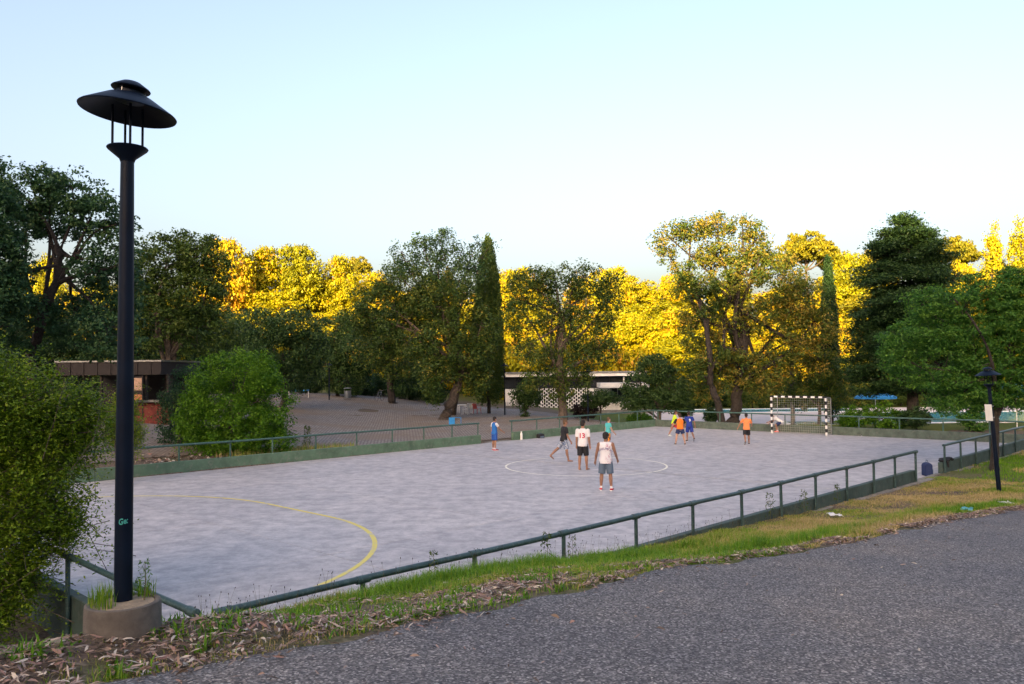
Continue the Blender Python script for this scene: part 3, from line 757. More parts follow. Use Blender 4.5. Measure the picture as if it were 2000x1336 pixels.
def person(label, foot_px, Hm, facing, pose, wear, skin='skin_tan', hair='hair_dark', sock=None, build=1.0):
    """facing in degrees: 0 looks away from the camera (+y), 90 looks to the left. Pose angles in degrees."""
    P = dict(lean=3, twist=0, ll=(4, 3, 4), rl=(-4, 3, 6), la=(6, 10, 12), ra=(-4, 10, 14), head=(0, 0), lf=0, rf=0)
    P.update(pose)
    H = Hm; h = lambda k: k * H
    lean = D(P['lean'])
    def T(v): return rotx(v, -lean)              # leaning forward tips +z towards +y
    pelvis = Vector((0, 0, 0))
    chest = T(Vector((0, 0, h(0.17)))); shl = T(Vector((0, 0, h(0.285)))); neck = T(Vector((0, 0.004 * H, h(0.325))))
    hy, hp = P['head']
    hd = T(Vector((0, 0.012 * H, h(0.405))))
    J = {}
    for s, nm in ((-1, 'l'), (1, 'r')):
        a, o, k = P[nm + 'l']
        hip = Vector((s * h(0.052), 0, -h(0.015)))
        d1 = roty(rotx(Vector((0, 0, -1)), D(a)), -s * D(o))
        knee = hip + d1 * h(0.235)
        d2 = roty(rotx(Vector((0, 0, -1)), D(a - k)), -s * D(o * 0.6))
        ank = knee + d2 * h(0.232)
        fp = P[nm + 'f']
        fd = rotx(Vector((s * 0.12, 1, 0)).normalized(), D(fp))
        J[nm + 'leg'] = (hip, knee, ank, fd)
        a, o, k = P[nm + 'a']
        sh = T(Vector((s * h(0.108) * build, 0, h(0.27))))
        d1 = roty(rotx(Vector((0, 0, -1)), D(a)), -s * D(o))
        el = sh + d1 * h(0.172)
        d2 = roty(rotx(Vector((0, 0, -1)), D(a + k)), -s * D(o * 0.7))
        wr = el + d2 * h(0.145)
        J[nm + 'arm'] = (sh, el, wr, d2)
    low = min((J[q][2].z - h(0.042)) + min(0, J[q][3].z * h(0.11)) for q in ('lleg', 'rleg'))
    t = thing('person', label, 'person', (0, 0, 0), D(facing))
    g = at_z(foot_px[0], foot_px[1], 0)
    fc = (J['lleg'][2] + J['rleg'][2]) / 2 if 'anchor' not in P else J[P['anchor'] + 'leg'][2]
    off = Matrix.Rotation(D(facing), 3, 'Z') @ Vector((fc.x, fc.y, 0))
    t.location = (g[0] - off.x, g[1] - off.y, -low)
    # body
    b = MB(); n = 12; bw = build
    b.tube([T(Vector((0, 0, h(z)))) for z in (-0.055, -0.01, 0.06, 0.13, 0.21, 0.27, 0.305)],
           [(h(.070) * bw, h(.055)), (h(.090) * bw, h(.064)), (h(.078) * bw, h(.056) * bw), (h(.084) * bw, h(.060)), (h(.100) * bw, h(.064)), (h(.096) * bw, h(.054)), (h(.05), h(.04))], 16)
    b.tube([shl, neck, hd], [h(.040), h(.032), h(.036)], n)
    hr = Matrix.Rotation(D(hy), 3, 'Z') @ Matrix.Rotation(-lean * 0.6 + D(hp), 3, 'X')
    def hv(x, y, z): return hd + hr @ Vector((x * H, y * H, z * H))
    b.ball(hv(0, 0, 0.012), (h(.047), h(.058), h(.062)), 16, 12, hr)
    b.ball(hv(0, .018, -.030), (h(.035), h(.036), h(.036)), 12, 8, hr)
    b.tube([hv(0, .052, .012), hv(0, .064, -.008), hv(0, .056, -.014)], [h(.006), h(.010), h(.007)], 8)
    for s in (-1, 1):
        b.ball(hv(s * .048, -.004, -.002), (h(.007), h(.012), h(.017)), 8, 6, hr)
    for nm in 'lr':
        s = -1 if nm == 'l' else 1
        hip, knee, ank, fd = J[nm + 'leg']
        m1 = hip.lerp(knee, .45); cal = knee.lerp(ank, .32) + Vector((0, -h(.008), 0))
        b.tube([hip + Vector((0, 0, h(.03))), hip.lerp(knee, .15), m1, knee, cal, knee.lerp(ank, .75), ank], [h(.048) * bw, h(.053) * bw, h(.045) * bw, h(.032), h(.034), h(.023), h(.021)], n)
        heel = ank - fd * h(.022) - Vector((0, 0, h(.020)))
        toe = ank + fd * h(.105) - Vector((0, 0, h(.030)))
        b.tube([ank, ank - Vector((0, 0, h(.022)))], [h(.022), h(.022)], n)
        b.tube([heel, ank + fd * h(.03) - Vector((0, 0, h(.020))), toe, toe + fd * h(.012)], [h(.019), (h(.022), h(.020)), (h(.025), h(.012)), h(.006)], n)
        sh, el, wr, d2 = J[nm + 'arm']
        b.ball(sh, h(.036), 12, 8)
        b.tube([sh, sh.lerp(el, .4), el, el.lerp(wr, .3), wr], [h(.034), h(.030), h(.0235), h(.024), h(.0165)], n)
        # hand: palm, four unequal bent fingers and a thumb on the inner side
        side = Vector((0, 1, 0)); side = (side - d2 * side.dot(d2)).normalized()      # across the palm, thumb forwards
        nrm = d2.cross(side).normalized() * (1 if s < 0 else -1)
        if nrm.x * s > 0: nrm = -nrm                                                 # palm faces the thigh
        pc = wr + d2 * h(.028)
        b.tube([wr, wr + d2 * h(.02), wr + d2 * h(.052)], [h(.014), (h(.012), h(.021)), (h(.010), h(.023))], 10, up=nrm)
        for i, (o, ln) in enumerate(((.017, .040), (.006, .046), (-.006, .043), (-.017, .034))):
            p0 = wr + d2 * h(.048) + side * h(o); p1 = p0 + (d2 + nrm * 0.25).normalized() * h(ln * .5); p2 = p1 + (d2 + nrm * 0.9).normalized() * h(ln * .5)
            b.tube([p0, p1, p2], [h(.0060), h(.0056), h(.0046)], 6)
        b.tube([wr + d2 * h(.015) + side * h(.014), wr + d2 * h(.034) + side * h(.030) + nrm * h(.006), wr + d2 * h(.055) + side * h(.033) + nrm * h(.012)], [h(.0085), h(.0070), h(.0052)], 6)
    link('body', remesh(b, 'body', skin, 0.0085, 2), t)
    # hair
    hb = MB()
    hb.ball(hv(0, -.008, .026), (h(.0525), h(.0585), h(.056)), 16, 12, hr)
    hb.ball(hv(0, -.026, -.004), (h(.047), h(.038), h(.050)), 14, 10, hr)
    for i in range(14):
        a = 2 * PI * i / 14
        hb.ball(hv(.034 * math.cos(a), -.006 + .04 * math.sin(a), .056 - .012 * abs(math.sin(a * 1.5))), (h(.017), h(.017), h(.014)), 8, 6)
    link('hair', remesh(hb, 'hair', hair, 0.009, 2), t)
    for s in (-1, 1):
        MB().ball(hv(s * .019, .0545, .010), (h(.0075), h(.004), h(.0045)), 8, 6, hr).build('eye', 'eye_dark', t, True)
    MB().ball(hv(0, .053, -.036), (h(.014), h(.004), h(.004)), 8, 6, hr).build('mouth', 'lip', t, True)
    # shirt
    c = MB(); ln_ = wear.get('hem', -0.045)
    zs = [ln_, 0.02, 0.08, 0.14, 0.21, 0.268, 0.298, 0.312]
    rx = [.106, .105, .094, .094, .108, .102, .062, .048]; ry = [.086, .085, .072, .070, .074, .062, .048, .042]
    c.tube([T(Vector((0, 0, h(z)))) for z in zs], [(h(a) * bw, h(e) * (0.5 + 0.5 * bw)) for a, e in zip(rx, ry)], 20)
    slv = wear.get('sleeve', 0.62)
    sleeve_parts = []
    for nm in 'lr':
        sh, el, wr, d2 = J[nm + 'arm']
        if slv > 0:
            e = sh.lerp(el, slv)
            dst = MB() if wear.get('sleeve_mat') else c
            dst.tube([sh - (el - sh) * .18 * 0, sh.lerp(e, .5), e], [h(.042), h(.041), h(.041)], 14)
            dst.ball(sh, h(.040), 12, 8)
            if dst is not c: sleeve_parts.append(dst)
        else:
            c.ball(sh - (sh - shl) * 0.28, h(.036), 12, 8)
    shirt = link('shirt', remesh(c, 'shirt', wear['shirt'], 0.0095, 3), t)
    for dst in sleeve_parts:
        link('sleeve', remesh(dst, 'sleeve', wear['sleeve_mat'], 0.0095, 2), t)
    # shorts
    c = MB(); sl = wear.get('shorts_len', 0.80)
    c.tube([T(Vector((0, 0, h(z)))) for z in (.045, .0, -.035)], [(h(.088) * bw, h(.066)), (h(.098) * bw, h(.074)), (h(.097) * bw, h(.074))], 18)
    for nm in 'lr':
        hip, knee, ank, fd = J[nm + 'leg']
        e = hip.lerp(knee, sl)
        fl = wear.get('flare', 1.0)
        c.tube([hip + Vector((0, 0, h(.02))), hip.lerp(e, .3), e], [h(.054) * bw, h(.061) * bw, h(.059) * bw * fl], 16)
    link('shorts', remesh(c, 'shorts', wear['shorts'], 0.0095, 2), t)
    for nm in 'lr':
        hip, knee, ank, fd = J[nm + 'leg']
        if wear.get('sock'):
            MB().tube([ank - Vector((0, 0, h(.01))), ank.lerp(knee, wear.get('sock_h', .16))], [h(.0255), h(.0265)], 12).build('sock', wear['sock'], t, True)
        if wear.get('shoe'):
            c = MB()
            heel = ank - fd * h(.028) - Vector((0, 0, h(.024))); toe = ank + fd * h(.112) - Vector((0, 0, h(.030)))
            c.tube([heel - fd * h(.006), heel, ank + fd * h(.03) - Vector((0, 0, h(.020))), toe, toe + fd * h(.018)], [h(.012), (h(.023), h(.022)), (h(.026), h(.025)), (h(.029), h(.016)), h(.008)], 12)
            c.tube([ank - Vector((0, 0, h(.028))), ank + Vector((0, 0, h(.004)))], [h(.025), h(.026)], 12)
            link('shoe', remesh(c, 'shoe', wear['shoe'], 0.008, 2), t)
            sol = MB(); sp = Vector((0, 0, -h(.012)))
            sol.tube([heel - fd * h(.008) + sp, heel + fd * h(.05) + sp, toe + sp * 0.4, toe + fd * h(.02) + sp * .4], [(h(.018), h(.009)), (h(.026), h(.010)), (h(.029), h(.009)), (h(.012), h(.006))], 12)
            sol.build('sole', wear.get('sole', 'number_white'), t, True)
    # number or print on the back
    if wear.get('back'):
        txt, size, mt, zc, arc = wear['back']
        bm = bmesh.new(); bm.from_mesh(shirt.data); bv = BVHTree.FromBMesh(bm); bm.free()
        me = text_mesh(txt, h(size), 'print')
        bm = bmesh.new(); bm.from_mesh(me)
        for _ in range(2):
            bmesh.ops.subdivide_edges(bm, edges=[e for e in bm.edges if e.calc_length() > h(.01)], cuts=1)
        bmesh.ops.triangulate(bm, faces=bm.faces)
        for v in bm.verts:
            x, z = v.co.x, v.co.y + zc * H - arc * v.co.x ** 2
            o = T(Vector((x, 0, z))) + Vector((0, -1.0, 0))
            hit = bv.ray_cast(o, Vector((0, 1, 0)))
            v.co = (hit[0] - Vector((0, 0.004, 0))) if hit[0] else T(Vector((x, -h(.07), z)))
        bm.to_mesh(me); bm.free(); me.materials.append(M[mt])
        link('shirt_print', me, t)
    return t

W1 = dict(shirt='cl_vest', sleeve=0, shorts='cl_slate', shorts_len=.92, flare=.98, shoe='shoe_red', sock='cl_white', hem=-.06, back=('~PRUMO~', .055, 'print_violet', .20, 2.0))
person('boy in white sleeveless vest, slate shorts and red shoes, back turned', (1184, 958), 1.74, -12, dict(ll=(3, 6, 4), rl=(-2, 6, 3), la=(4, 16, 16), ra=(10, 17, 28), lean=2, head=(-14, 0)), W1, 'skin_brown', 'hair_dark', build=1.06)
W2 = dict(shirt='cl_white', sleeve=.75, shorts='cl_black', shorts_len=.93, flare=0.92, hem=-.045, back=('13', .135, 'number_red', .165, 0))
person('barefoot boy in white shirt with red number 13 and black shorts', (1139, 918), 1.80, -20, dict(ll=(-3, 2, 4), rl=(6, 3, 6), la=(2, 7, 10), ra=(-2, 7, 10), lean=2, head=(-8, 0)), W2, 'skin_tan', 'hair_dark')
W3 = dict(shirt='cl_black', sleeve=.7, shorts='cl_floral', shorts_len=.88, flare=1.05, hem=-.04)
person('barefoot boy in black shirt and pale patterned shorts walking', (1093, 902), 1.68, -72, dict(ll=(-34, 2, 16), rl=(12, 2, 2), la=(-8, 6, 10), ra=(8, 6, 20), lean=5, lf=-38, head=(-4, 0)), W3, 'skin_tan', 'hair_fair')
W4 = dict(shirt='cl_blue', sleeve=.55, sleeve_mat='cl_white', shorts='cl_midblue', shorts_len=.85, shoe='shoe_red', sock='cl_white')
person('boy in bright blue shirt with white sleeves by the far gap', (965, 880), 1.53, -55, dict(ll=(2, 4, 4), rl=(-2, 4, 4), la=(-6, 8, 12), ra=(28, 14, 24), lean=1), W4, 'skin_tan', 'hair_dark')
W5 = dict(shirt='cl_turq', sleeve=.5, shorts='cl_fire', shorts_len=.9, shoe='shoe_dark')
person('boy in turquoise shirt and orange patterned shorts, half hidden behind another boy', (1187, 879), 1.47, -70, dict(ll=(4, 3, 4), rl=(-4, 3, 4), la=(-12, 7, 16), ra=(16, 7, 24)), W5, 'skin_fair', 'hair_fair')
W6 = dict(shirt='cl_neon', sleeve=.65, shorts='cl_red', shorts_len=.75, shoe='shoe_pale')
person('boy in neon yellow shirt and red shorts running with the ball', (1306, 852), 1.42, -100, dict(ll=(38, 6, 50), rl=(-18, 6, 12), la=(-25, 14, 40), ra=(28, 14, 40), lean=12, anchor='r', rf=-8), W6, 'skin_tan', 'hair_brown')
W7 = dict(shirt='cl_orange', sleeve=.72, sleeve_mat='cl_black', shorts='cl_navy', shorts_len=.62, flare=1.1, shoe='shoe_dark', hem=-.02)
person('boy in orange bib with black sleeves and navy shorts, back turned', (1329, 869), 1.52, 4, dict(ll=(10, 13, 6), rl=(-6, 12, 10), la=(10, 30, 40), ra=(14, 24, 50), lean=4), W7, 'skin_fair', 'hair_brown', build=1.08)
W8 = dict(shirt='cl_royal', sleeve=.7, shorts='cl_royal', shorts_len=.85, shoe='shoe_dark', back=('9', .13, 'number_white', .18, 0))
person('boy in royal blue kit with white number 9 beside the orange bib', (1342, 862), 1.50, 8, dict(ll=(8, 4, 10), rl=(-16, 5, 26), la=(10, 12, 20), ra=(-10, 22, 24), lean=4, rf=-25, anchor='l'), W8, 'skin_tan', 'hair_dark')
W9 = dict(shirt='cl_peach', sleeve=.7, shorts='cl_black', shorts_len=.85, shoe='shoe_dark', hem=-.05)
person('boy in peach orange shirt and black shorts walking towards the goal', (1463, 868), 1.50, -8, dict(ll=(-20, 4, 22), rl=(12, 4, 6), la=(-6, 34, 30), ra=(20, 24, 46), lean=3, lf=-30, anchor='r'), W9, 'skin_tan', 'hair_dark')
W10 = dict(shirt='cl_white', sleeve=.6, shorts='cl_navy', shorts_len=.8, shoe='shoe_coral', sock='cl_white')
person('goalkeeper in white shirt crouching beside the left striped post', (1519, 845), 1.45, 80, dict(ll=(62, 8, 78), rl=(50, 8, 72), la=(30, 10, 30), ra=(34, 10, 34), lean=52, head=(0, 18)), W10, 'skin_tan', 'hair_dark')
# ball at the running boy's feet
bp = at_z(1321, 845, 0.105)
ball = thing('ball', 'small yellow ball at the feet of the boy in neon yellow', 'ball', (bp[0], bp[1] - 0.3, 0.0))
M['ball_yellow'] = paint('ball_yellow', (0.62, 0.50, 0.08), 0.5, 0, 0.1, 5)
bb_ = MB().ball((0, 0, 0.105), 0.105, 20, 14).build('cover', 'ball_yellow', ball, True)
for k in range(3):
    ax = [Matrix.Rotation(PI / 2, 3, 'X'), Matrix.Rotation(PI / 2, 3, 'Y'), Matrix.Identity(3)][k]
    MB().tube([ax @ Vector((0.1045 * math.cos(a), 0.1045 * math.sin(a), 0)) + Vector((0, 0, .105)) for a in np.linspace(0, 2 * PI, 25)], 0.0025, 4, False).build('seam', 'black', bb_)

# ------------------------------------------------------------------ buildings behind the yard
def bldg_box(b, x0, x1, y0, y1, z0, z1): b.box(x0, x1, y0, y1, z0, z1)
BY = 82.0
def bx(px): return float(at_y(px, 760, BY)[0])
def bz(py, px=1100): return float(at_y(px, py, BY)[2])
wb = thing('pavilion', 'low white flat roofed building with lattice wall and dark glazing', 'building', (bx(1110), BY, bz(812)))
def wl(name, mat, px0, px1, py0, py1, y0, y1, parent=wb):
    o = wb.location
    return MB().box(bx(px0) - o.x, bx(px1) - o.x, y0, y1, bz(py1) - o.z, bz(py0) - o.z).build(name, mat, parent)
wl('plinth', 'dark', 985, 1240, 803, 818, -0.05, 10)
wl('wall', 'white', 986, 1262, 760, 803, 1.2, 10)
up = wl('upper_wall', 'dark', 984, 1262, 736, 759, 2.0, 9.6)
for i in range(13):
    x0 = 986 + i * 21.0
    wl('window', 'glass', x0, x0 + 19.5, 737.5, 757, 1.9, 1.98, up)
wl('roof', 'white', 978, 1268, 729, 735.5, 1.2, 10.4)
wl('roof_edge', 'steel', 976, 1270, 726.2, 728.6, 1.0, 10.6)
cn = wl('canopy', 'white', 1168, 1262, 748.5, 757.5, -2.2, 1.15)
wl('doorway', 'glass', 1195, 1252, 759.5, 786, 1.10, 1.18)
for px in (1196, 1208, 1222, 1238, 1250):
    wl('mullion', 'steel', px, px + 1.3, 759.5, 786, 1.02, 1.09)
wl('downpipe', 'white', 1222, 1224.5, 737, 748, 1.7, 1.86)
# pierced block screen: uprights with staggered cross pieces
scr = MB(); o = wb.location
x0, x1, z0, z1 = bx(1012) - o.x, bx(1146) - o.x, bz(803) - o.z, bz(758) - o.z
ncol = 30; dx = (x1 - x0) / ncol
for i in range(ncol + 1):
    w_ = 0.13 if i % 10 == 0 else 0.045
    scr.box(x0 + i * dx - w_ / 2, x0 + i * dx + w_ / 2, 0.0, 0.16, z0, z1)
for i in range(ncol):
    k = 0
    z = z0 + (0.17 if i % 2 else 0.0)
    while z < z1 - 0.05:
        scr.box(x0 + i * dx + 0.024, x0 + (i + 1) * dx - 0.024, 0.012, 0.15, z, z + 0.12); z += 0.36
scr.build('block_screen', 'white', wb)
MB().box(x0, x1, 0.5, 0.6, z0, z1).build('screen_backing', 'dark', wb)
for i in range(10):
    wl('slat', 'steel', 984 + i * 3.0, 985.2 + i * 3.0, 784, 806, -0.6, -0.5)
wl('low_wall', 'kerb', 1150, 1262, 798, 806, -4.2, -3.8)

# small brick kiosk under the trees at the left
HY = 44.0
def hx(px): return float(at_y(px, 760, HY)[0])
def hz(py): return float(at_y(270, py, HY)[2])
hut = thing('kiosk', 'brick kiosk with brown flat roof behind the tall lamp', 'building', (hx(240), HY, hz(838)))
def hl(name, mat, px0, px1, py0, py1, y0, y1, parent=hut):
    o = hut.location
    return MB().box(hx(px0) - o.x, hx(px1) - o.x, y0, y1, hz(py1) - o.z, hz(py0) - o.z).build(name, mat, parent)
roof = hl('roof', 'rooftile', 118, 322, 707, 732, -0.5, 5)
hl('roof_edge', 'steel', 117, 323, 703.8, 706.8, -0.55, 5.05, roof)
for i in range(8):
    hl('roof_batten', 'rooftile', 120 + i * 26, 121.2 + i * 26, 707.5, 731.5, -0.54, -0.505, roof)
for px in (130, 200, 288, 330):
    hl('post', 'bark_dark', px, px + 4, 732.3, 786, -0.3, -0.15)
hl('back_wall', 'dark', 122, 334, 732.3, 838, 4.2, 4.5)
hl('counter', 'kerb', 262, 334, 781.5, 785.5, -0.42, 0.25)
br = hl('brick_wall', 'brick', 262, 332, 786, 838, -0.12, 0.1)
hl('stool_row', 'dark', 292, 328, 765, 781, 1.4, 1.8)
bd = thing('notice_board', 'framed paper notice hanging in the kiosk beside the lamp pole', 'notice', (hx(282), HY - 0.75, hz(838)))
MB().box(-0.20, 0.20, -0.02, 0.02, hz(762) - hz(838), hz(738) - hz(838)).build('sheet', 'poster', bd)
MB().box(-0.24, 0.24, 0.024, 0.05, hz(781) - hz(838), hz(735) - hz(838)).build('board', 'rooftile', bd)
MB().box(-0.20, 0.20, -0.02, 0.02, hz(780) - hz(838), hz(770) - hz(838)).build('lower_panel', 'orange_board', bd)
for s in (-1, 1):
    MB().box(s * 0.245 - 0.02, s * 0.245 + 0.02, -0.02, 0.06, -0.1, hz(733) - hz(838)).build('leg', 'rooftile', bd)

# ------------------------------------------------------------------ smaller things
def gpos(px, py, depth):
    p = at_y(px, py, depth)
    return Vector((p[0], p[1], float(ground_z(p[0], p[1])) + 0.03))
def table(label, loc, rz, w=0.9, d=0.6, h=0.72, top='blue', leg='white'):
    t = thing('garden_table', label, 'table', loc, rz)
    tp = MB().box(-w / 2, w / 2, -d / 2, d / 2, h - 0.035, h).build('tabletop', top, t)
    tp.modifiers.new('b', 'BEVEL').width = 0.012
    MB().box(-w / 2 + .04, w / 2 - .04, -d / 2 + .04, d / 2 - .04, h - 0.10, h - 0.037).build('apron', top, t)
    lm = MB().tube([(0, 0, 0), (0, 0, h - 0.1)], [0.018, 0.024], 8).mesh('leg', leg)
    for sx in (-1, 1):
        for sy in (-1, 1):
            link('leg', lm, t, loc=(sx * (w / 2 - .08), sy * (d / 2 - .08), 0))
    return t
table('blue plastic table at the edge of the round bush', gpos(583, 800, 74), 0.2, 1.9, 0.9, 0.75)
bt = at_y(888, 846, 46)
t = thing('barrow_frame', 'blue panel on a thin stand behind the far green fence', 'stand', (bt[0], bt[1], float(ground_z(bt[0], bt[1])) + 0.03), 0.1)
MB().box(-0.32, 0.02, -0.02, 0.02, 0.55, 0.98).build('panel', 'blue', t)
for a, b in (((.02, 0, .55), (.36, 0, .58)), ((.36, 0, .58), (.36, 0, .96)), ((.36, 0, .96), (.02, 0, .97))):
    MB().tube([a, b], 0.018, 6).build('frame_bar', 'blue', t)
for sx in (-0.12, 0.1):
    MB().tube([(sx, 0.05, 0), (sx, 0, 0.55)], 0.015, 6).build('leg', 'steel', t)
def chair(label, loc, rz, mat='white'):
    t = thing('garden_chair', label, 'chair', loc, rz)
    MB().box(-.24, .24, -.23, .23, .41, .44).build('seat', mat, t)
    MB().add([(-.22, -.22, .44), (.22, -.22, .44), (.24, -.32, .84), (-.24, -.32, .84), (-.22, -.25, .44), (.22, -.25, .44), (.24, -.35, .84), (-.24, -.35, .84)],
             [(0, 1, 2, 3), (7, 6, 5, 4), (0, 4, 5, 1), (3, 2, 6, 7), (1, 5, 6, 2), (0, 3, 7, 4)]).build('backrest', mat, t)
    for sx in (-1, 1):
        for sy in (-1, 1):
            MB().tube([(sx * .24, sy * .24, 0), (sx * .20, sy * .19, .41)], [.02, .026], 6).build('leg', mat, t)
        MB().tube([(sx * .25, .2, .41), (sx * .26, .2, .63), (sx * .26, -.26, .66)], .02, 6).build('armrest', mat, t)
    return t
chair('white plastic chair beside the leaning tree trunk, facing left', gpos(909, 807, 66), 1.4)
chair('white plastic chair in front of the dark red doorway', gpos(916, 806, 67.5), 0.3)
table('white plastic table between the chairs and the tree trunk', gpos(902, 806, 68.5), 0.3, 0.7, 0.7, 0.7, 'white')
M['red_plastic'] = paint('red_plastic', (0.38, 0.06, 0.05), 0.5, 0, 0.15, 4)
chair('red plastic chair near the foot of the tall cypress', gpos(932, 808, 67), -0.8, 'red_plastic')
bi = thing('litter_bin', 'grey litter bin under a small lid at the back of the yard', 'bin', gpos(679, 790, 76), 0.2)
M['bin_grey'] = paint('bin_grey', (0.11, 0.13, 0.15), 0.5, 0.2, 0.2, 4)
MB().lathe([(0.22, 0.12), (0.26, 0.14), (0.28, 0.80), (0.27, 0.82)], 16).build('drum', 'bin_grey', bi, True)
MB().lathe([(0.40, 1.02), (0.41, 1.04), (0.28, 1.12), (0.05, 1.14)], 16).build('lid', 'bin_grey', bi, True)
for s in (-1, 1):
    MB().box(s * .3 - .02, s * .3 + .02, -.025, .025, 0, 1.03).build('post', 'bin_grey', bi)
# bicycle under the trees
bc = thing('bicycle', 'bicycle parked in the shade at the back of the yard', 'bicycle', gpos(741, 790, 78), 1.2)
for x in (-0.52, 0.52):
    MB().tube([(x + 0.33 * math.cos(a), 0, 0.34 + 0.33 * math.sin(a)) for a in np.linspace(0, 2 * PI, 25)], 0.016, 6, False).build('wheel', 'dark', bc)
fr = [((-.52, 0, .34), (-.05, 0, .30)), ((-.05, 0, .30), (.40, 0, .82)), ((-.18, 0, .82), (.40, 0, .82)), ((-.05, 0, .30), (-.18, 0, .9)), ((-.52, 0, .34), (-.18, 0, .82)), ((.52, 0, .34), (.38, 0, .95))]
mb = MB()
for a, b in fr: mb.tube([a, b], 0.017, 6)
mb.build('frame', 'steel', bc)
MB().tube([(.38, -.26, 1.0), (.38, 0, .96), (.38, .26, 1.0)], 0.014, 6).build('handlebar', 'steel', bc)
MB().box(-.30, -.06, -.06, .06, .89, .94).build('saddle', 'dark', bc)
# bottle and dark kit bag at the foot of the far wall
bo = at_z(1018.5, 859, 0)
t = thing('bottle', 'white drinking bottle standing by the far green wall', 'bottle', (bo[0], bo[1] - 0.1, 0))
MB().lathe([(0.05, 0.0), (0.062, 0.01), (0.062, 0.30), (0.05, 0.35), (0.03, 0.38), (0.03, 0.40)], 16).build('flask', 'white', t, True)
MB().lathe([(0.034, 0.40), (0.036, 0.41), (0.036, 0.44), (0.03, 0.445)], 12).build('cap', 'white', t, True)
def bag(label, loc, rz, w, d, h, mat, mat2):
    t = thing('kit_bag', label, 'bag', loc, rz)
    b = MB(); b.box(-w * .48, w * .48, -d * .46, d * .46, 0.0, h * .80)
    b.tube([(-w * .47, 0, h * .78), (0, 0, h * .84), (w * .47, 0, h * .78)], [(d * .40, h * .16)] * 3, 10)
    link('sack', remesh(b, 'sack', mat, 0.02, 6), t)
    c = MB(); c.box(-w * .30, w * .30, -d * .62, -d * .40, h * .05, h * .48)
    link('front_pocket', remesh(c, 'pocket', mat2, 0.02, 4), t)
    MB().tube([(-w * .2, 0, h * .94), (-w * .15, 0, h * 1.10), (w * .15, 0, h * 1.12), (w * .2, 0, h * .95)], 0.014, 6).build('handle', mat2, t, True)
    return t
q = at_z(1055.5, 855, 0)
bag('small dark bag lying against the far green wall', (q[0], q[1] - 0.15, 0), 0.7, 0.42, 0.26, 0.24, 'cl_black', 'cl_slate')
q = W(24.72, 0.22)
bag('navy and grey backpack on the ground at the fence gap', (q.x, q.y, 0.0), RZ + 0.7, 0.36, 0.26, 0.46, 'cl_navy', 'cl_slate')
jk = MB()
for k in range(7):
    a = k / 6
    jk.ball((-.4 + .8 * a, 0.03 * math.sin(k * 2), .03 + .03 * math.sin(k * 1.7)), (.12, .13, .055), 12, 8)
jk.tube([(-.3, -.13, .02), (-.3, -.16, -.2)], [.05, .03], 8)
q = W(25.7, -0.08)
link('jacket', remesh(jk, 'jacket', 'cl_black', 0.016, 5), None, 'dark jacket draped on the low wall beside the gap', 'jacket', None, None, (q.x, q.y, 0.44), (0, 0, RZ))
# pair of trainers left on the pitch
for i, px in enumerate((1683, 1690.5)):
    q = at_z(px, 851.5, 0)
    t = thing('trainer', ['left of two dark trainers lying on the pitch right of the goal', 'right of two dark trainers lying on the pitch right of the goal'][i], 'shoe', (q[0], q[1], 0), 1.2 + i)
    c = MB(); c.tube([(-.14, 0, .05), (-.11, 0, .055), (0, 0, .055), (.11, 0, .035), (.15, 0, .03)], [.02, (.038, .045), (.042, .045), (.045, .028), .015], 12)
    c.tube([(-.08, 0, .05), (-.08, 0, .12)], [.04, .045], 10)
    link('upper', remesh(c, 'upper', 'shoe_dark', 0.011, 2), t)
    MB().tube([(-.14, 0, .012), (0, 0, .012), (.12, 0, .012), (.155, 0, .014)], [(.035, .011), (.042, .012), (.045, .011), (.02, .006)], 10).build('sole', 'number_white', t, True)
# concrete mast behind the goal
p = gpos(1549, 832, 58.5)
ms = thing('mast', 'plain grey concrete mast rising behind the striped goal', 'mast', p)
MB().tube([(0, 0, -0.1), (0, 0, 4), (0, 0, 6.3)], [0.16, 0.145, 0.13], 12).build('shaft', 'mast', ms, True)
MB().lathe([(0.3, -.05), (0.3, 0.08), (0.18, 0.12)], 12).build('base_collar', 'mast', ms)
MB().lathe([(0.14, 6.3), (0.15, 6.32), (0.02, 6.38)], 12).build('cap', 'mast', ms)
# litter scraps on the grass
M['pale_blue'] = paint('pale_blue', (0.10, 0.42, 0.50), 0.5, 0, 0.1, 5)
for nm, px, py, mt, lab in (('paper_scrap', 1631, 1012, 'white', 'crumpled white paper scrap on the dry grass bank'), ('plastic_scrap', 1889, 1001, 'pale_blue', 'pale blue plastic scrap on the grass near the road edge'), ('plastic_bag', 1968, 989, 'white', 'white plastic scrap by the road edge at the far right')):
    z = 0.6
    for _ in range(40):
        q = at_z(px, py, z); z = .6 * z + .4 * float(ground_z(q[0], q[1]))
    n = 7; s, tt = np.meshgrid(np.linspace(-.5, .5, n), np.linspace(-.5, .5, n), indexing='ij')
    X = s * 0.34 + (RNG.random((n, n)) - .5) * .05; Y = tt * 0.22 + (RNG.random((n, n)) - .5) * .04; Z = RNG.random((n, n)) * 0.06
    me = grid_mesh(nm, X, Y, Z, mt); 
    o = link(nm, me, None, lab, 'litter', None, None, (q[0], q[1], z + 0.05), (0, 0, random.random() * 3))
    o.modifiers.new('s', 'SOLIDIFY').thickness = 0.002
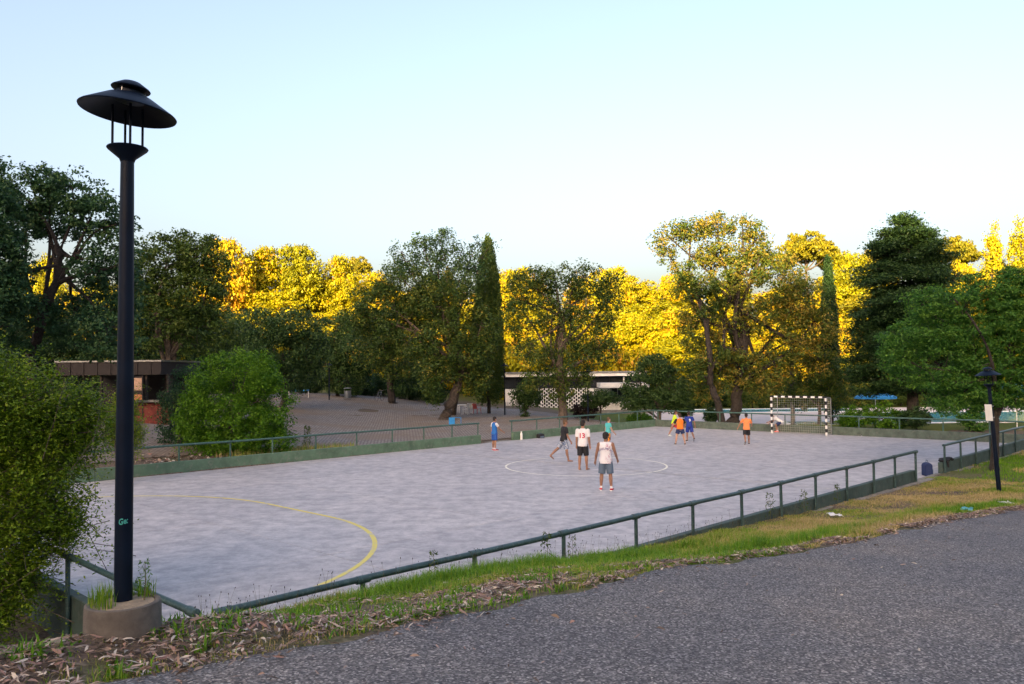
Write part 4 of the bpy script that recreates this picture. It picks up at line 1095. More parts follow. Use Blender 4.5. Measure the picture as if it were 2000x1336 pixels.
# parasols by the pool
def parasol(label, loc, r, h):
    t = thing('parasol', label, 'parasol', loc, random.random())
    MB().tube([(0, 0, 0), (0, 0, h)], 0.025, 8).build('pole', 'white', t)
    mb = MB(); n = 8
    ring = [(r * math.cos(2 * PI * k / n), r * math.sin(2 * PI * k / n), h - 0.62) for k in range(n)]
    low = [(x * 1.0, y * 1.0, z - 0.16) for x, y, z in ring]
    mb.add([(0, 0, h)] + ring + low, [(0, 1 + k, 1 + (k + 1) % n) for k in range(n)] + [(1 + k, 9 + k, 9 + (k + 1) % n, 1 + (k + 1) % n) for k in range(n)])
    c = mb.build('canopy', 'blue_cloth', t); c.modifiers.new('s', 'SOLIDIFY').thickness = 0.01
    for k in range(n):
        MB().tube([(0, 0, h - 0.05), (ring[k][0] * .97, ring[k][1] * .97, ring[k][2] - .02)], 0.008, 4).build('rib', 'white', t)
    MB().lathe([(0.25, 0), (0.25, 0.06), (0.05, 0.1)], 12).build('base', 'kerb', t)
    return t
for px, d, r, h, lab in ((1710, 66, 1.6, 2.4, 'blue parasol by the pool seen under the dark cedar'), (1985, 46, 1.7, 2.6, 'blue parasol at the right edge behind the tree trunk'), (1950, 52, 1.6, 2.5, 'second blue parasol further back near the right edge'), (2030, 50, 1.7, 2.6, 'blue parasol just beyond the right edge')):
    p = gpos(px, 790, d)
    if px < 2020: parasol(lab, p, r, h)

# ------------------------------------------------------------------ trees, shrubs
def unit(a): return a / np.maximum(np.linalg.norm(a, axis=-1, keepdims=True), 1e-9)
def leaves_mesh(name, cen, L, Wd, mat, rng, tint, up=0.35, droop=0.0, outward=None):
    n = len(cen)
    nrm = unit(rng.normal(size=(n, 3)) + np.array([0, 0, up * 2]) + (0 if outward is None else outward * 1.2))
    d = unit(np.cross(nrm, rng.normal(size=(n, 3))))
    d = unit(d + np.array([0, 0, -droop]))
    s = unit(np.cross(nrm, d))
    l = (L * (0.65 + 0.7 * rng.random(n)))[:, None]; w = (Wd * (0.7 + 0.6 * rng.random(n)))[:, None]
    b = cen - d * l * 0.5
    co = np.stack([b, b + d * l * .45 + s * w * .5 - nrm * l * .06, b + d * l, b + d * l * .45 - s * w * .5 - nrm * l * .06], 1).reshape(-1, 3)
    q = np.arange(n * 4).reshape(n, 4)
    return quads_mesh(name, co, q, mat, {'tint': np.repeat(tint, 4)})
def curve3(a, b, rng, bend, k=6):
    a, b = np.array(a, float), np.array(b, float); d = np.linalg.norm(b - a)
    m1 = a + (b - a) * .35 + rng.normal(size=3) * bend * d; m2 = a + (b - a) * .7 + rng.normal(size=3) * bend * d
    t = np.linspace(0, 1, k)[:, None]
    return (1 - t) ** 3 * a + 3 * (1 - t) ** 2 * t * m1 + 3 * (1 - t) * t * t * m2 + t ** 3 * b
def tree_parts(base, trunk, r0, lobes, ncl, npl, leaf, clr, rng, flat=0.7, shell=0.5, bend=0.12, twigs=90, sides=8, tbias=0.0, limb_from=0.35, tspread=0.3, zfade=0.0):
    """all in the local frame of the tree; lobes are (x, y, z, rx, ry, rz). Returns the wood and the leaf cloud."""
    wood = MB()
    tp = [np.array(p, float) for p in trunk]
    k = len(tp)
    path = []
    for i in range(k - 1):
        for s in np.linspace(0, 1, 4, endpoint=False): path.append(tp[i] + (tp[i + 1] - tp[i]) * s)
    path.append(tp[-1]); path = np.array(path)
    path[1:-1] += rng.normal(size=(len(path) - 2, 3)) * r0 * 0.12
    rad = np.linspace(1, 0.55, len(path)) * r0; rad[0] *= 1.35
    wood.tube(path, list(rad), sides, True)
    nodes = []
    lob = np.array(lobes, float)
    for lb in lob:
        i0 = int(len(path) * (limb_from + (1 - limb_from) * rng.random())); i0 = min(i0, len(path) - 1)
        c = curve3(path[i0], lb[:3] + np.array([0, 0, lb[5] * .25]), rng, bend, 8)
        wood.tube(c, list(np.linspace(rad[i0] * .62, max(.018, r0 * .10), 8)), 6, False)
        nodes += [(p, max(.016, rad[i0] * .62 * (1 - .85 * j / 7))) for j, p in enumerate(c) if j > 1]
    vol = (lob[:, 3] * lob[:, 4] * lob[:, 5]) ** (2 / 3.)
    pick = rng.choice(len(lob), ncl, p=vol / vol.sum())
    dirs = unit(rng.normal(size=(ncl, 3)))
    rr_ = shell + (1 - shell) * rng.random(ncl) ** 0.6
    cc = lob[pick, :3] + dirs * rr_[:, None] * lob[pick, 3:6]
    P = np.array([n[0] for n in nodes]); Rn = np.array([n[1] for n in nodes])
    for i in rng.choice(ncl, min(twigs, ncl), replace=False):
        dd = np.linalg.norm(P - cc[i], axis=1); j = int(np.argmin(dd))
        c = curve3(P[j], cc[i], rng, .16, 5)
        wood.tube(c, list(np.linspace(min(Rn[j], 0.05) * .6 + .006, .006, 5)), 4, False)
    sz = clr * (0.6 + 0.8 * rng.random(ncl))
    n = ncl * npl
    idx = np.repeat(np.arange(ncl), npl)
    off = unit(rng.normal(size=(n, 3))) * (rng.random(n) ** 0.5)[:, None] * sz[idx][:, None]
    off[:, 2] *= flat
    cen = cc[idx] + off
    tint = np.clip(0.42 + tbias + rng.normal(size=ncl)[idx] * tspread * .55 + rng.normal(size=n) * tspread * .5, 0, 1)
    return wood, cen, tint, unit(cen - cc[idx] + 1e-6)
def tree(name, label, base, trunk, r0, lobes, ncl, npl, leaf, clr, mat, seed, cat='tree', bark='bark', group=None, width=None, up=.35, droop=0, **kw):
    rng = np.random.default_rng(seed)
    t = thing(name, label, cat, base, 0, group)
    wood, cen, tint, outw = tree_parts(base, trunk, r0, lobes, ncl, npl, leaf, clr, rng, **kw)
    wood.build('trunk', bark, t, smooth=True)
    link('crown', leaves_mesh('crown', cen, leaf, width or leaf * .55, mat, rng, tint, up, droop, outw), t)
    return t
def lobes_px(base, depth, items):
    """items: (px, py, rx_px, ry_px[, depth shift m[, depth radius factor]])"""
    out = []; k = px_m(depth)
    for it in items:
        dd = it[4] if len(it) > 4 else 0; f = it[5] if len(it) > 5 else 1.0
        p = at_y(it[0], it[1], depth + dd)
        out.append((p[0] - base[0], p[1] - base[1], p[2] - base[2], it[2] * k, it[2] * k * f, it[3] * k))
    return out
def base_px(px, depth):
    p = at_y(px, 800, depth)
    return Vector((p[0], p[1], float(ground_z(p[0], p[1]))))
def tr(base, depth, *pts):
    out = [(0, 0, -0.1)]
    for px, py in pts:
        p = at_y(px, py, depth); out.append((p[0] - base[0], p[1] - base[1], p[2] - base[2]))
    return out

# foreground shrub at the left: long upswept sprays
def spray_shrub(name, label, base, lobes, nspray, mat, seed, leaf=0.05, length=0.9, per=26, bark='bark', horiz=0.6, rmin=0.35, cat='shrub', tb=0.0):
    rng = np.random.default_rng(seed)
    t = thing(name, label, cat, base)
    lob = np.array(lobes, float)
    vol = (lob[:, 3] * lob[:, 4] * lob[:, 5]) ** (2 / 3.)
    pick = rng.choice(len(lob), nspray, p=vol / vol.sum())
    d = unit(rng.normal(size=(nspray, 3)))
    rr_ = rmin + (1 - rmin) * rng.random(nspray) ** .5
    far_ = rng.random(nspray) < .14; rr_ = np.where(far_, 1.0 + .22 * rng.random(nspray), rr_)
    tip = lob[pick, :3] + d * rr_[:, None] * lob[pick, 3:6]
    outd = unit(d * lob[pick, 3:6])
    direction = unit(outd * np.array([1, 1, 1 - horiz]) + np.array([0, 0, .30]) + rng.normal(size=(nspray, 3)) * .28)
    ln = length * (.5 + .8 * rng.random(nspray)) * np.where(far_, 1.35, 1)
    root = tip - direction * ln[:, None] - np.array([0, 0, .12]) * ln[:, None]
    s = rng.random((nspray, per)) ** .8
    bow = (4 * s * (1 - s))[..., None] * np.array([0, 0, -0.10]) * ln[:, None, None]
    cen = root[:, None] + (tip - root)[:, None] * s[..., None] + bow + rng.normal(size=(nspray, per, 3)) * (leaf * .8)
    tint = np.clip(.42 + tb + rng.normal(size=nspray)[:, None] * .20 + rng.normal(size=(nspray, per)) * .12, 0, 1)
    wood = MB()
    for lb in lob:
        c = curve3((rng.normal() * .15, rng.normal() * .15, -.1), lb[:3], rng, .1, 7)
        wood.tube(c, list(np.linspace(.05, .014, 7)), 6, False)
    for i in rng.choice(nspray, min(nspray, 700), replace=False):
        wood.tube([root[i], (root[i] + tip[i]) / 2 + np.array([0, 0, -.04]), tip[i]], [.006, .004, .002], 3, False)
    wood.build('stem', bark, t)
    link('foliage', leaves_mesh('foliage', cen.reshape(-1, 3), leaf, leaf * .5, mat, rng, tint.ravel(), .9, 0), t)
    return t
sb = Vector((-8.1, 11.6, float(ground_z(-8.1, 11.6))))
spray_shrub('spray_shrub', 'big light green shrub with arching sprays at the left edge', sb,
            lobes_px(sb, 11.8, [(10, 790, 150, 120), (110, 830, 110, 90, .3), (60, 950, 120, 110, -.2), (125, 1000, 60, 62), (-60, 900, 150, 180, .2), (25, 1080, 75, 55, -.2), (-5, 1150, 70, 60, -.3), (60, 1120, 40, 45, .2), (165, 790, 60, 60, .5), (-60, 720, 100, 80)]),
            3400, 'lf_shrub', 11, 0.055, 1.0, 32, rmin=.45)
b = base_px(250, 27)
spray_shrub('yellow_green_shrub', 'yellowish green shrub just right of the tall lamp pole', b, lobes_px(b, 27, [(246, 800, 34, 55), (262, 845, 28, 40), (225, 830, 30, 50)]), 500, 'lf_shrub', 12, .07, .7, 24, tb=.1)
# round bush and its dark neighbour
b = base_px(455, 35)
tree('round_bush', 'round bright green bush behind the far fence', b, tr(b, 35, (450, 830), (452, 790)), .12,
     lobes_px(b, 35, [(455, 770, 88, 85), (400, 810, 55, 70), (515, 800, 58, 75), (460, 830, 95, 60), (485, 735, 60, 50), (430, 868, 80, 26), (505, 862, 70, 30)]), 680, 66, .11, .34, 'lf_round', 21, 'bush', flat=.9, shell=.62, up=.5, tbias=.05, twigs=60)
b = base_px(352, 36)
tree('dark_bush', 'dark blue green bush at the left side of the round bush', b, tr(b, 36, (352, 830), (352, 790)), .1,
     lobes_px(b, 36.5, [(360, 775, 42, 60), (345, 820, 38, 60), (372, 840, 40, 50), (350, 868, 40, 26)]), 260, 44, .10, .34, 'lf_blue', 22, 'bush', flat=.9, shell=.6, tbias=-.05, twigs=40)
T = tree
# --- left group
b = base_px(-10, 30)
T('left_edge_tree', 'dark tree cut by the left edge of the picture', b, tr(b, 30, (-10, 700), (-15, 560)), .2,
  lobes_px(b, 30, [(-25, 420, 60, 70), (-10, 500, 55, 60), (-30, 600, 70, 70), (10, 570, 40, 50), (-20, 340, 26, 45)]), 420, 40, .15, .45, 'lf_blue', 31, bark='bark_dark')
b = base_px(60, 33)
T('broad_tree', 'tall broad dark green tree with forked black limbs left of the lamp', b, tr(b, 33, (60, 690), (95, 590), (118, 520), (112, 480)), .24,
  lobes_px(b, 33, [(60, 370, 60, 50), (140, 375, 60, 42), (185, 420, 55, 45), (45, 440, 42, 45), (120, 430, 70, 40, 1), (225, 450, 36, 42), (30, 560, 45, 60, -1), (185, 520, 48, 50), (230, 560, 60, 60, 1.5), (150, 620, 80, 55, 2), (70, 640, 70, 60), (205, 650, 70, 55), (90, 350, 45, 25), (15, 375, 24, 30), (250, 500, 24, 40)]),
  640, 46, .16, .46, 'lf_blue', 32, bark='bark_dark', flat=.6, shell=.45, twigs=170, tbias=.05)
b = base_px(330, 46)
T('dusky_tree', 'dusky green tree right of the lamp with bare brownish twigs', b, tr(b, 46, (330, 700), (325, 600)), .26,
  lobes_px(b, 46, [(330, 510, 60, 55), (385, 500, 42, 42), (290, 540, 48, 60), (380, 580, 65, 65), (310, 630, 75, 60), (400, 650, 60, 55), (265, 600, 40, 70), (420, 540, 30, 50), (345, 470, 30, 18), (400, 470, 22, 16)]),
  620, 44, .19, .55, 'lf_mid', 33, bark='bark', flat=.7, shell=.4, twigs=200, tbias=-.08)
b = base_px(550, 62)
T('drooping_tree', 'drooping dark grey green tree behind the round bush', b, tr(b, 62, (560, 760), (550, 690)), .24,
  lobes_px(b, 62, [(500, 640, 55, 36), (570, 640, 60, 34), (540, 690, 80, 45), (605, 690, 36, 46), (480, 690, 50, 50), (560, 730, 60, 40)]),
  520, 40, .22, .6, 'lf_dark', 34, bark='bark_dark', droop=.6, flat=1.1, tbias=.25)
b = base_px(660, 80)
T('shadowed_tree', 'small shadowed tree standing at the back of the yard', b, tr(b, 80, (658, 760), (660, 700)), .22,
  lobes_px(b, 80, [(660, 650, 46, 40), (690, 690, 46, 50), (640, 710, 40, 50), (675, 740, 50, 30)]), 420, 36, .26, .7, 'lf_dark', 35, bark='bark_dark', tbias=.2)
b = base_px(768, 76)
T('twin_trunk_tree', 'dark tree with two thick black trunks at the back of the yard', b, tr(b, 76, (762, 760), (760, 700)), .40,
  lobes_px(b, 76, [(760, 690, 60, 40), (720, 670, 46, 44), (805, 700, 46, 46), (760, 640, 50, 40), (790, 740, 36, 24)]), 460, 38, .25, .7, 'lf_dark', 36, bark='bark_dark', tbias=.2)
# low hedge of dark shrubs along the back of the yard
for i, (px, d, w, h, lab) in enumerate(((600, 84, 50, 40, 'dark low shrub behind the blue table at the back of the yard'), (700, 86, 44, 38, 'dark low shrub behind the litter bin'), (800, 84, 48, 46, 'dark low shrub between the twin trunks and the leaning tree'), (845, 82, 36, 50, 'dark upright shrub close behind the leaning trunk'), (735, 88, 40, 44, 'dark shrub behind the parked bicycle'), (470, 80, 70, 60, 'dark shrub mass behind the round bush'))):
    b = base_px(px, d); k = px_m(d)
    T('low_shrub', lab, b, [(0, 0, -.1), (0, 0, h * k * .5)], .08, [(0, 0, h * k * .5, w * k * .6, w * k * .5, h * k * .55), (w * k * .35, 0, h * k * .4, w * k * .4, w * k * .4, h * k * .45), (-w * k * .4, 0, h * k * .45, w * k * .4, w * k * .4, h * k * .4)], 150, 34, .22, .5, 'lf_dark', 60 + i, 'shrub', bark='bark_dark', twigs=20, group='dark shrubs along the back of the yard')
# darker trees standing behind the kiosk
for i, (px, d, top, w, lab) in enumerate(((-20, 62, 600, 70, 'dark tree behind the left edge shrub'), (70, 66, 585, 75, 'dark tree behind the left end of the kiosk'), (165, 64, 600, 70, 'dark tree rising just behind the kiosk roof'), (265, 66, 590, 75, 'dark tree behind the kiosk right of the lamp'), (370, 70, 600, 80, 'dark tree between the kiosk and the drooping tree'), (445, 74, 590, 75, 'dark tree behind the round bush'))):
    b = base_px(px, d); k = px_m(d); hh = float(at_y(px, top, d)[2]) - b.z
    T('shade_tree', lab, b, [(0, 0, -.1), (0, 0, hh * .35), (.1, 0, hh * .6)], .18, [(0, 0, hh * .72, w * k * .8, w * k * .7, hh * .27), (w * k * .55, 0, hh * .52, w * k * .6, w * k * .6, hh * .26), (-w * k * .55, .3, hh * .5, w * k * .6, w * k * .6, hh * .26), (0, -.4, hh * .30, w * k * .8, w * k * .7, hh * .25)], 300, 40, .24, .6, 'lf_dark', 140 + i, bark='bark_dark', tbias=.1, twigs=60, group='dark trees behind the kiosk')
# shrubs along the foot of the hill beyond the pools
for i, px in enumerate((1335, 1400, 1470, 1535, 1600, 1680, 1760, 1840, 1930)):
    d = 87 + 2 * math.sin(i * 2.1); b = base_px(px, d)
    T('far_shrub', '%s green shrub from the left, in the row beyond the pools' % ('first', 'second', 'third', 'fourth', 'fifth', 'sixth', 'seventh', 'eighth', 'ninth')[i], b, [(0, 0, -.1), (0, 0, 1.2)], .1, [(0, 0, 1.7, 2.0, 1.6, 1.5), (1.5, .2, 1.2, 1.4, 1.4, 1.2), (-1.5, 0, 1.3, 1.4, 1.4, 1.3)], 150, 34, .24, .6, ('lf_mid', 'lf_dark', 'lf_olive')[i % 3], 160 + i, 'shrub', bark='bark_dark', twigs=20, group='shrubs beyond the pools')
# --- centre group
b = Vector(tuple(at_z(869, 818, 0.12)))
dp = b.y
T('leaning_tree', 'big green tree with leaning trunk at the edge of the cobbled yard', b, tr(b, dp, (876, 795), (890, 762), (905, 720), (890, 660), (868, 600)), .40,
  lobes_px(b, dp, [(740, 590, 52, 50), (790, 560, 55, 46), (860, 580, 62, 52), (905, 600, 48, 60), (735, 660, 48, 55, 1), (800, 650, 60, 55), (870, 680, 60, 60, -1), (915, 700, 46, 60), (845, 735, 26, 38, -1.5), (850, 768, 20, 22, -1.5), (940, 650, 40, 60), (700, 620, 34, 34), (930, 740, 30, 40), (820, 610, 60, 50, 2), (770, 700, 44, 40, 2)]),
  900, 46, .21, .62, 'lf_olive', 41, bark='bark', flat=.9, shell=.4, twigs=260, tbias=-.10, droop=.25)
# slender twiggy crowns reaching above it
b2 = base_px(884, dp + 5)
T('twiggy_tree', 'slender tree with sparse bluish twigs reaching above the leaning tree', b2, tr(b2, dp + 3, (895, 750), (870, 640), (845, 570)), .22,
  lobes_px(b2, dp + 3, [(785, 500, 26, 34), (820, 480, 18, 28), (860, 480, 30, 30), (868, 456, 18, 12), (900, 500, 36, 26), (935, 480, 12, 26), (955, 490, 16, 24), (840, 520, 50, 30), (920, 525, 36, 22), (780, 530, 34, 26), (880, 545, 60, 26)]),
  330, 26, .20, .5, 'lf_blue', 42, bark='bark', flat=1.0, shell=.25, twigs=200, tbias=.25)
def cypress(label, px, depth, top, base_py, wpx, mat, seed, n=900, gap=0.0):
    rng = np.random.default_rng(seed); b = base_px(px, depth); k = px_m(depth)
    h = float(at_y(px, top, depth)[2]) - b.z
    t = thing('cypress', label, 'tree', b)
    MB().tube([(0, 0, -.1), (0, 0, h * .5), (0, 0, h * .93)], [.16, .09, .02], 8).build('trunk', 'bark_dark', t)
    z = rng.random(n) ** .8
    prof = np.interp(z, [0, .06, .2, .5, .8, .95, 1], [.55, .85, 1, .92, .62, .26, .04]) * wpx * k / 2
    a = rng.random(n) * 2 * PI; rr_ = prof * (0.55 + .45 * rng.random(n) ** .5)
    cc = np.stack([np.cos(a) * rr_, np.sin(a) * rr_, h * (.07 + .93 * z)], -1)
    m = 22; idx = np.repeat(np.arange(n), m)
    cen = cc[idx] + rng.normal(size=(n * m, 3)) * np.array([.10, .10, .26])
    tint = np.clip(.4 + rng.normal(size=n)[idx] * .15 + rng.normal(size=n * m) * .12, 0, 1)
    link('crown', leaves_mesh('crown', cen, .20, .10, mat, rng, tint, .2, -.9), t)
    return t
cypress('tall narrow dark cypress rising beside the leaning tree', 955, 68, 472, 805, 62, 'lf_mid', 43, 1500)
b = Vector(tuple(at_z(1098, 817, -0.05))); dp = min(b.y, 62)
b = base_px(1098, 60); dp = 60
T('middle_tree', 'loose green tree with straight trunk in front of the white building', b, tr(b, dp, (1098, 770), (1094, 720), (1096, 660), (1098, 610)), .34,
  lobes_px(b, dp, [(1030, 560, 38, 36), (1080, 545, 48, 32), (1140, 550, 44, 38), (1180, 600, 34, 46), (1020, 620, 36, 44), (1080, 610, 50, 44), (1140, 640, 46, 46), (1040, 680, 46, 36), (1110, 700, 56, 40), (1175, 680, 36, 44), (1060, 742, 40, 26), (1125, 748, 36, 28), (1095, 770, 26, 18), (1195, 560, 24, 30), (1000, 580, 20, 30)]),
  620, 36, .20, .58, 'lf_olive', 44, bark='bark', flat=.9, shell=.35, twigs=260, tbias=-.05, droop=.2)
b = base_px(1028, 63)
T('small_tree', 'small dark tree in front of the slatted wall of the white building', b, tr(b, 63, (1026, 800), (1027, 780)), .10,
  lobes_px(b, 63, [(1028, 765, 26, 28), (1016, 775, 20, 22), (1044, 775, 18, 24), (1024, 805, 10, 16)]), 170, 34, .15, .34, 'lf_dark', 45, bark='bark_dark', tbias=.25)
b = base_px(1172, 62)
T('clipped_tree', 'small tree with rounded dark crown on a thin trunk right of the lamp post', b, tr(b, 62, (1173, 810), (1173, 790)), .09,
  lobes_px(b, 62, [(1172, 776, 32, 16), (1155, 782, 20, 14), (1190, 782, 20, 14)]), 170, 34, .14, .30, 'lf_dark', 46, bark='bark_dark', tbias=.3)
M['lf_plum'] = leaf_mat('leaf_plum', [(0, (.02, .014, .016)), (.5, (.045, .032, .034)), (1, (.08, .06, .05))])
b = base_px(1143, 63)
T('clipped_bush', 'low rounded purplish bush at the foot of the lamp post', b, [(0, 0, -.1), (0, 0, .5)], .06,
  lobes_px(b, 63, [(1143, 802, 24, 14), (1130, 803, 14, 13), (1156, 803, 13, 13)]), 170, 34, .11, .24, 'lf_plum', 47, 'bush', bark='bark_dark')
b = base_px(1285, 57)
T('multi_stem_tree', 'dark dense tree with several stems left of the big golden tree', b, tr(b, 57, (1288, 800), (1284, 770)), .16,
  lobes_px(b, 57, [(1280, 720, 36, 30), (1250, 755, 34, 34), (1310, 755, 34, 36), (1280, 780, 52, 24), (1240, 790, 22, 20), (1325, 790, 20, 20)]), 460, 40, .16, .40, 'lf_dark', 48, bark='bark', tbias=.3, shell=.55, limb_from=.1)
# --- big tree at the right, sunlit on top, all leaves tinted warmer to imitate orange sunlight
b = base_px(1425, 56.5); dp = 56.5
T('golden_tree', 'largest tree, behind the far fence, its crown tinted golden as by the last sun', b, tr(b, dp, (1440, 800), (1440, 750), (1452, 690), (1455, 640), (1440, 590), (1430, 540)), .42,
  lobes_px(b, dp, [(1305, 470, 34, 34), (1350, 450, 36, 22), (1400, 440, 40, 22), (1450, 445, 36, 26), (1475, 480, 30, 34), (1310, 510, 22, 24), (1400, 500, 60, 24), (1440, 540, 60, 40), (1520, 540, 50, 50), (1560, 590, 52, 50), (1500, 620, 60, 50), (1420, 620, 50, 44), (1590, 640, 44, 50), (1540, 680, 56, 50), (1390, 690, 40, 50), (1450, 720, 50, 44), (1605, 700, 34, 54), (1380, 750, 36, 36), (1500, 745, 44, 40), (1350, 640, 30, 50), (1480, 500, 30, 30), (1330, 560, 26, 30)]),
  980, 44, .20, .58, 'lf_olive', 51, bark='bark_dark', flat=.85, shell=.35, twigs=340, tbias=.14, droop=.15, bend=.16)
b = base_px(1413, 55); 
T('leaning_trunk_tree', 'thin tree with bare leaning trunk beside the biggest tree', b, tr(b, 55, (1402, 790), (1388, 750), (1386, 690), (1380, 640), (1362, 570)), .26,
  lobes_px(b, 55, [(1375, 560, 30, 26), (1345, 530, 22, 20), (1385, 610, 24, 24), (1360, 720, 26, 28), (1405, 700, 26, 26)]), 120, 36, .19, .5, 'lf_olive', 52, bark='bark_dark', twigs=60, bend=.2)
cypress('thin dark cypress between the golden tree and the cedar', 1624, 60, 508, 800, 34, 'lf_dark', 53, 500)
b = base_px(1600, 58)
T('willowy_tree', 'soft olive green tree hanging behind the striped goal', b, tr(b, 58, (1600, 780), (1602, 740)), .14,
  lobes_px(b, 58, [(1600, 730, 40, 40), (1640, 740, 34, 40), (1570, 760, 34, 36), (1625, 775, 36, 26)]), 260, 40, .17, .42, 'lf_olive', 54, droop=.6, flat=1.1, tbias=-.05)
# --- cedar: flat tiers
def cedar(label, px, depth, seed):
    rng = np.random.default_rng(seed); b = base_px(px, depth); k = px_m(depth)
    t = thing('cedar', label, 'tree', b)
    h = float(at_y(px, 432, depth)[2]) - b.z
    wood = MB(); wood.tube([(0, 0, -.1), (.1, 0, h * .4), (0, 0, h * .95)], [.36, .24, .04], 10)
    cs, tn = [], []
    tiers = [(.985, 22), (.955, 42), (.92, 56), (.885, 66), (.85, 82), (.80, 70), (.765, 98), (.72, 104), (.67, 92), (.63, 116), (.58, 122), (.53, 112), (.48, 128), (.43, 132), (.37, 122), (.31, 126), (.25, 110), (.19, 90)]
    for z, wpx in tiers:
        nb = 7 + int(wpx / 10)
        for i in range(nb):
            a = 2 * PI * (i + rng.random() * .7) / nb; R = wpx * k * (.66 + .36 * rng.random() + .14 * math.sin(a * 2 + z * 9))
            if rng.random() < .12: R *= .6
            zt = h * z + rng.normal() * .22
            tip = np.array([math.cos(a) * R, math.sin(a) * R, zt - .12 * R])
            wood.tube(curve3((0, 0, h * z - .25), tip, rng, .05, 5), [.05, .04, .03, .02, .01], 4, False)
            m = int(5 + R * 5)
            f = .35 + .65 * rng.random(m) ** .7
            side = np.array([-math.sin(a), math.cos(a), 0])
            c = tip * f[:, None] + np.array([0, 0, h * z]) * (1 - f)[:, None] * 0
            c[:, 2] = zt - .12 * R * f + .10 * rng.random(m)
            c += side * (rng.normal(size=m) * (.16 + .30 * R * .35 * (1.1 - f)))[:, None]
            cs.append(c)
    cc = np.concatenate(cs); n = len(cc); m = 30; idx = np.repeat(np.arange(n), m)
    cen = cc[idx] + rng.normal(size=(n * m, 3)) * np.array([.27, .27, .13])
    tint = np.clip(.42 + rng.normal(size=n)[idx] * .16 + rng.normal(size=n * m) * .12, 0, 1)
    wood.build('trunk', 'bark_dark', t)
    link('crown', leaves_mesh('crown', cen, .17, .085, 'lf_dark', rng, tint, .7, 0), t)
cedar('large dark cedar with flat tiers of needles towards the right', 1782, 49, 55)
# --- feathery tree nearest the right edge
b = W(27.0, -1.2, 0); b.z = float(ground_z(b.x, b.y)); dp = b.y
T('feathery_tree', 'bright green feathery tree with dark trunk right of the pitch', b, tr(b, dp, (1944, 850), (1940, 790), (1950, 740), (1965, 700)), .14,
  lobes_px(b, dp, [(1800, 600, 46, 34), (1860, 590, 60, 40), (1930, 570, 60, 40), (1990, 580, 55, 45), (1770, 660, 46, 34), (1830, 660, 60, 40), (1900, 650, 66, 46), (1980, 660, 60, 50), (1770, 715, 40, 30), (1830, 740, 56, 30), (1890, 760, 52, 26), (1960, 740, 60, 36), (2040, 620, 60, 70), (2030, 730, 50, 50), (1850, 790, 34, 20), (1910, 700, 60, 40), (1980, 540, 36, 24), (1745, 690, 26, 20), (1990, 620, 60, 50), (2010, 690, 60, 50), (1950, 610, 60, 46), (1930, 780, 50, 22), (1990, 780, 50, 26)]),
  2000, 40, .105, .30, 'lf_feather', 56, bark='bark_dark', flat=.5, shell=.3, twigs=320, tbias=.0, droop=.1, bend=.18, width=.045)
# --- shrubs beyond the far end wall
for i, (px, d, items, lab, mt) in enumerate((
    (1672, 47.5, [(1672, 815, 30, 24), (1655, 825, 20, 18)], 'low green shrub right of the goal', 'lf_round'),
    (1725, 46.5, [(1722, 812, 36, 26), (1745, 822, 24, 20)], 'wide green shrub behind the end wall', 'lf_round'),
    (1790, 46, [(1780, 818, 26, 18), (1800, 812, 18, 18)], 'dark thin shrub behind the end wall beside the blue pool', 'lf_dark'),
    (1893, 45, [(1890, 800, 26, 34), (1905, 820, 24, 22)], 'leafy shrub behind the end wall beside the tree trunk', 'lf_feather'),
    (1340, 60, [(1338, 800, 14, 14)], 'small leafy shrub left of the leaning trunk', 'lf_mid'),
    (1389, 57, [(1389, 812, 12, 14)], 'small palm-like shrub behind the boy in royal blue', 'lf_dark'),
    (1250, 64, [(1250, 818, 26, 10)], 'low green shrub on the lawn behind the far fence', 'lf_round'))):
    b = base_px(px, d)
    T('garden_shrub', lab, b, [(0, 0, -.1), (0, 0, .4)], .05, lobes_px(b, d, items), 110, 34, .12, .28, mt, 70 + i, 'shrub', bark='bark_dark', twigs=40, group='garden shrubs by the pool')
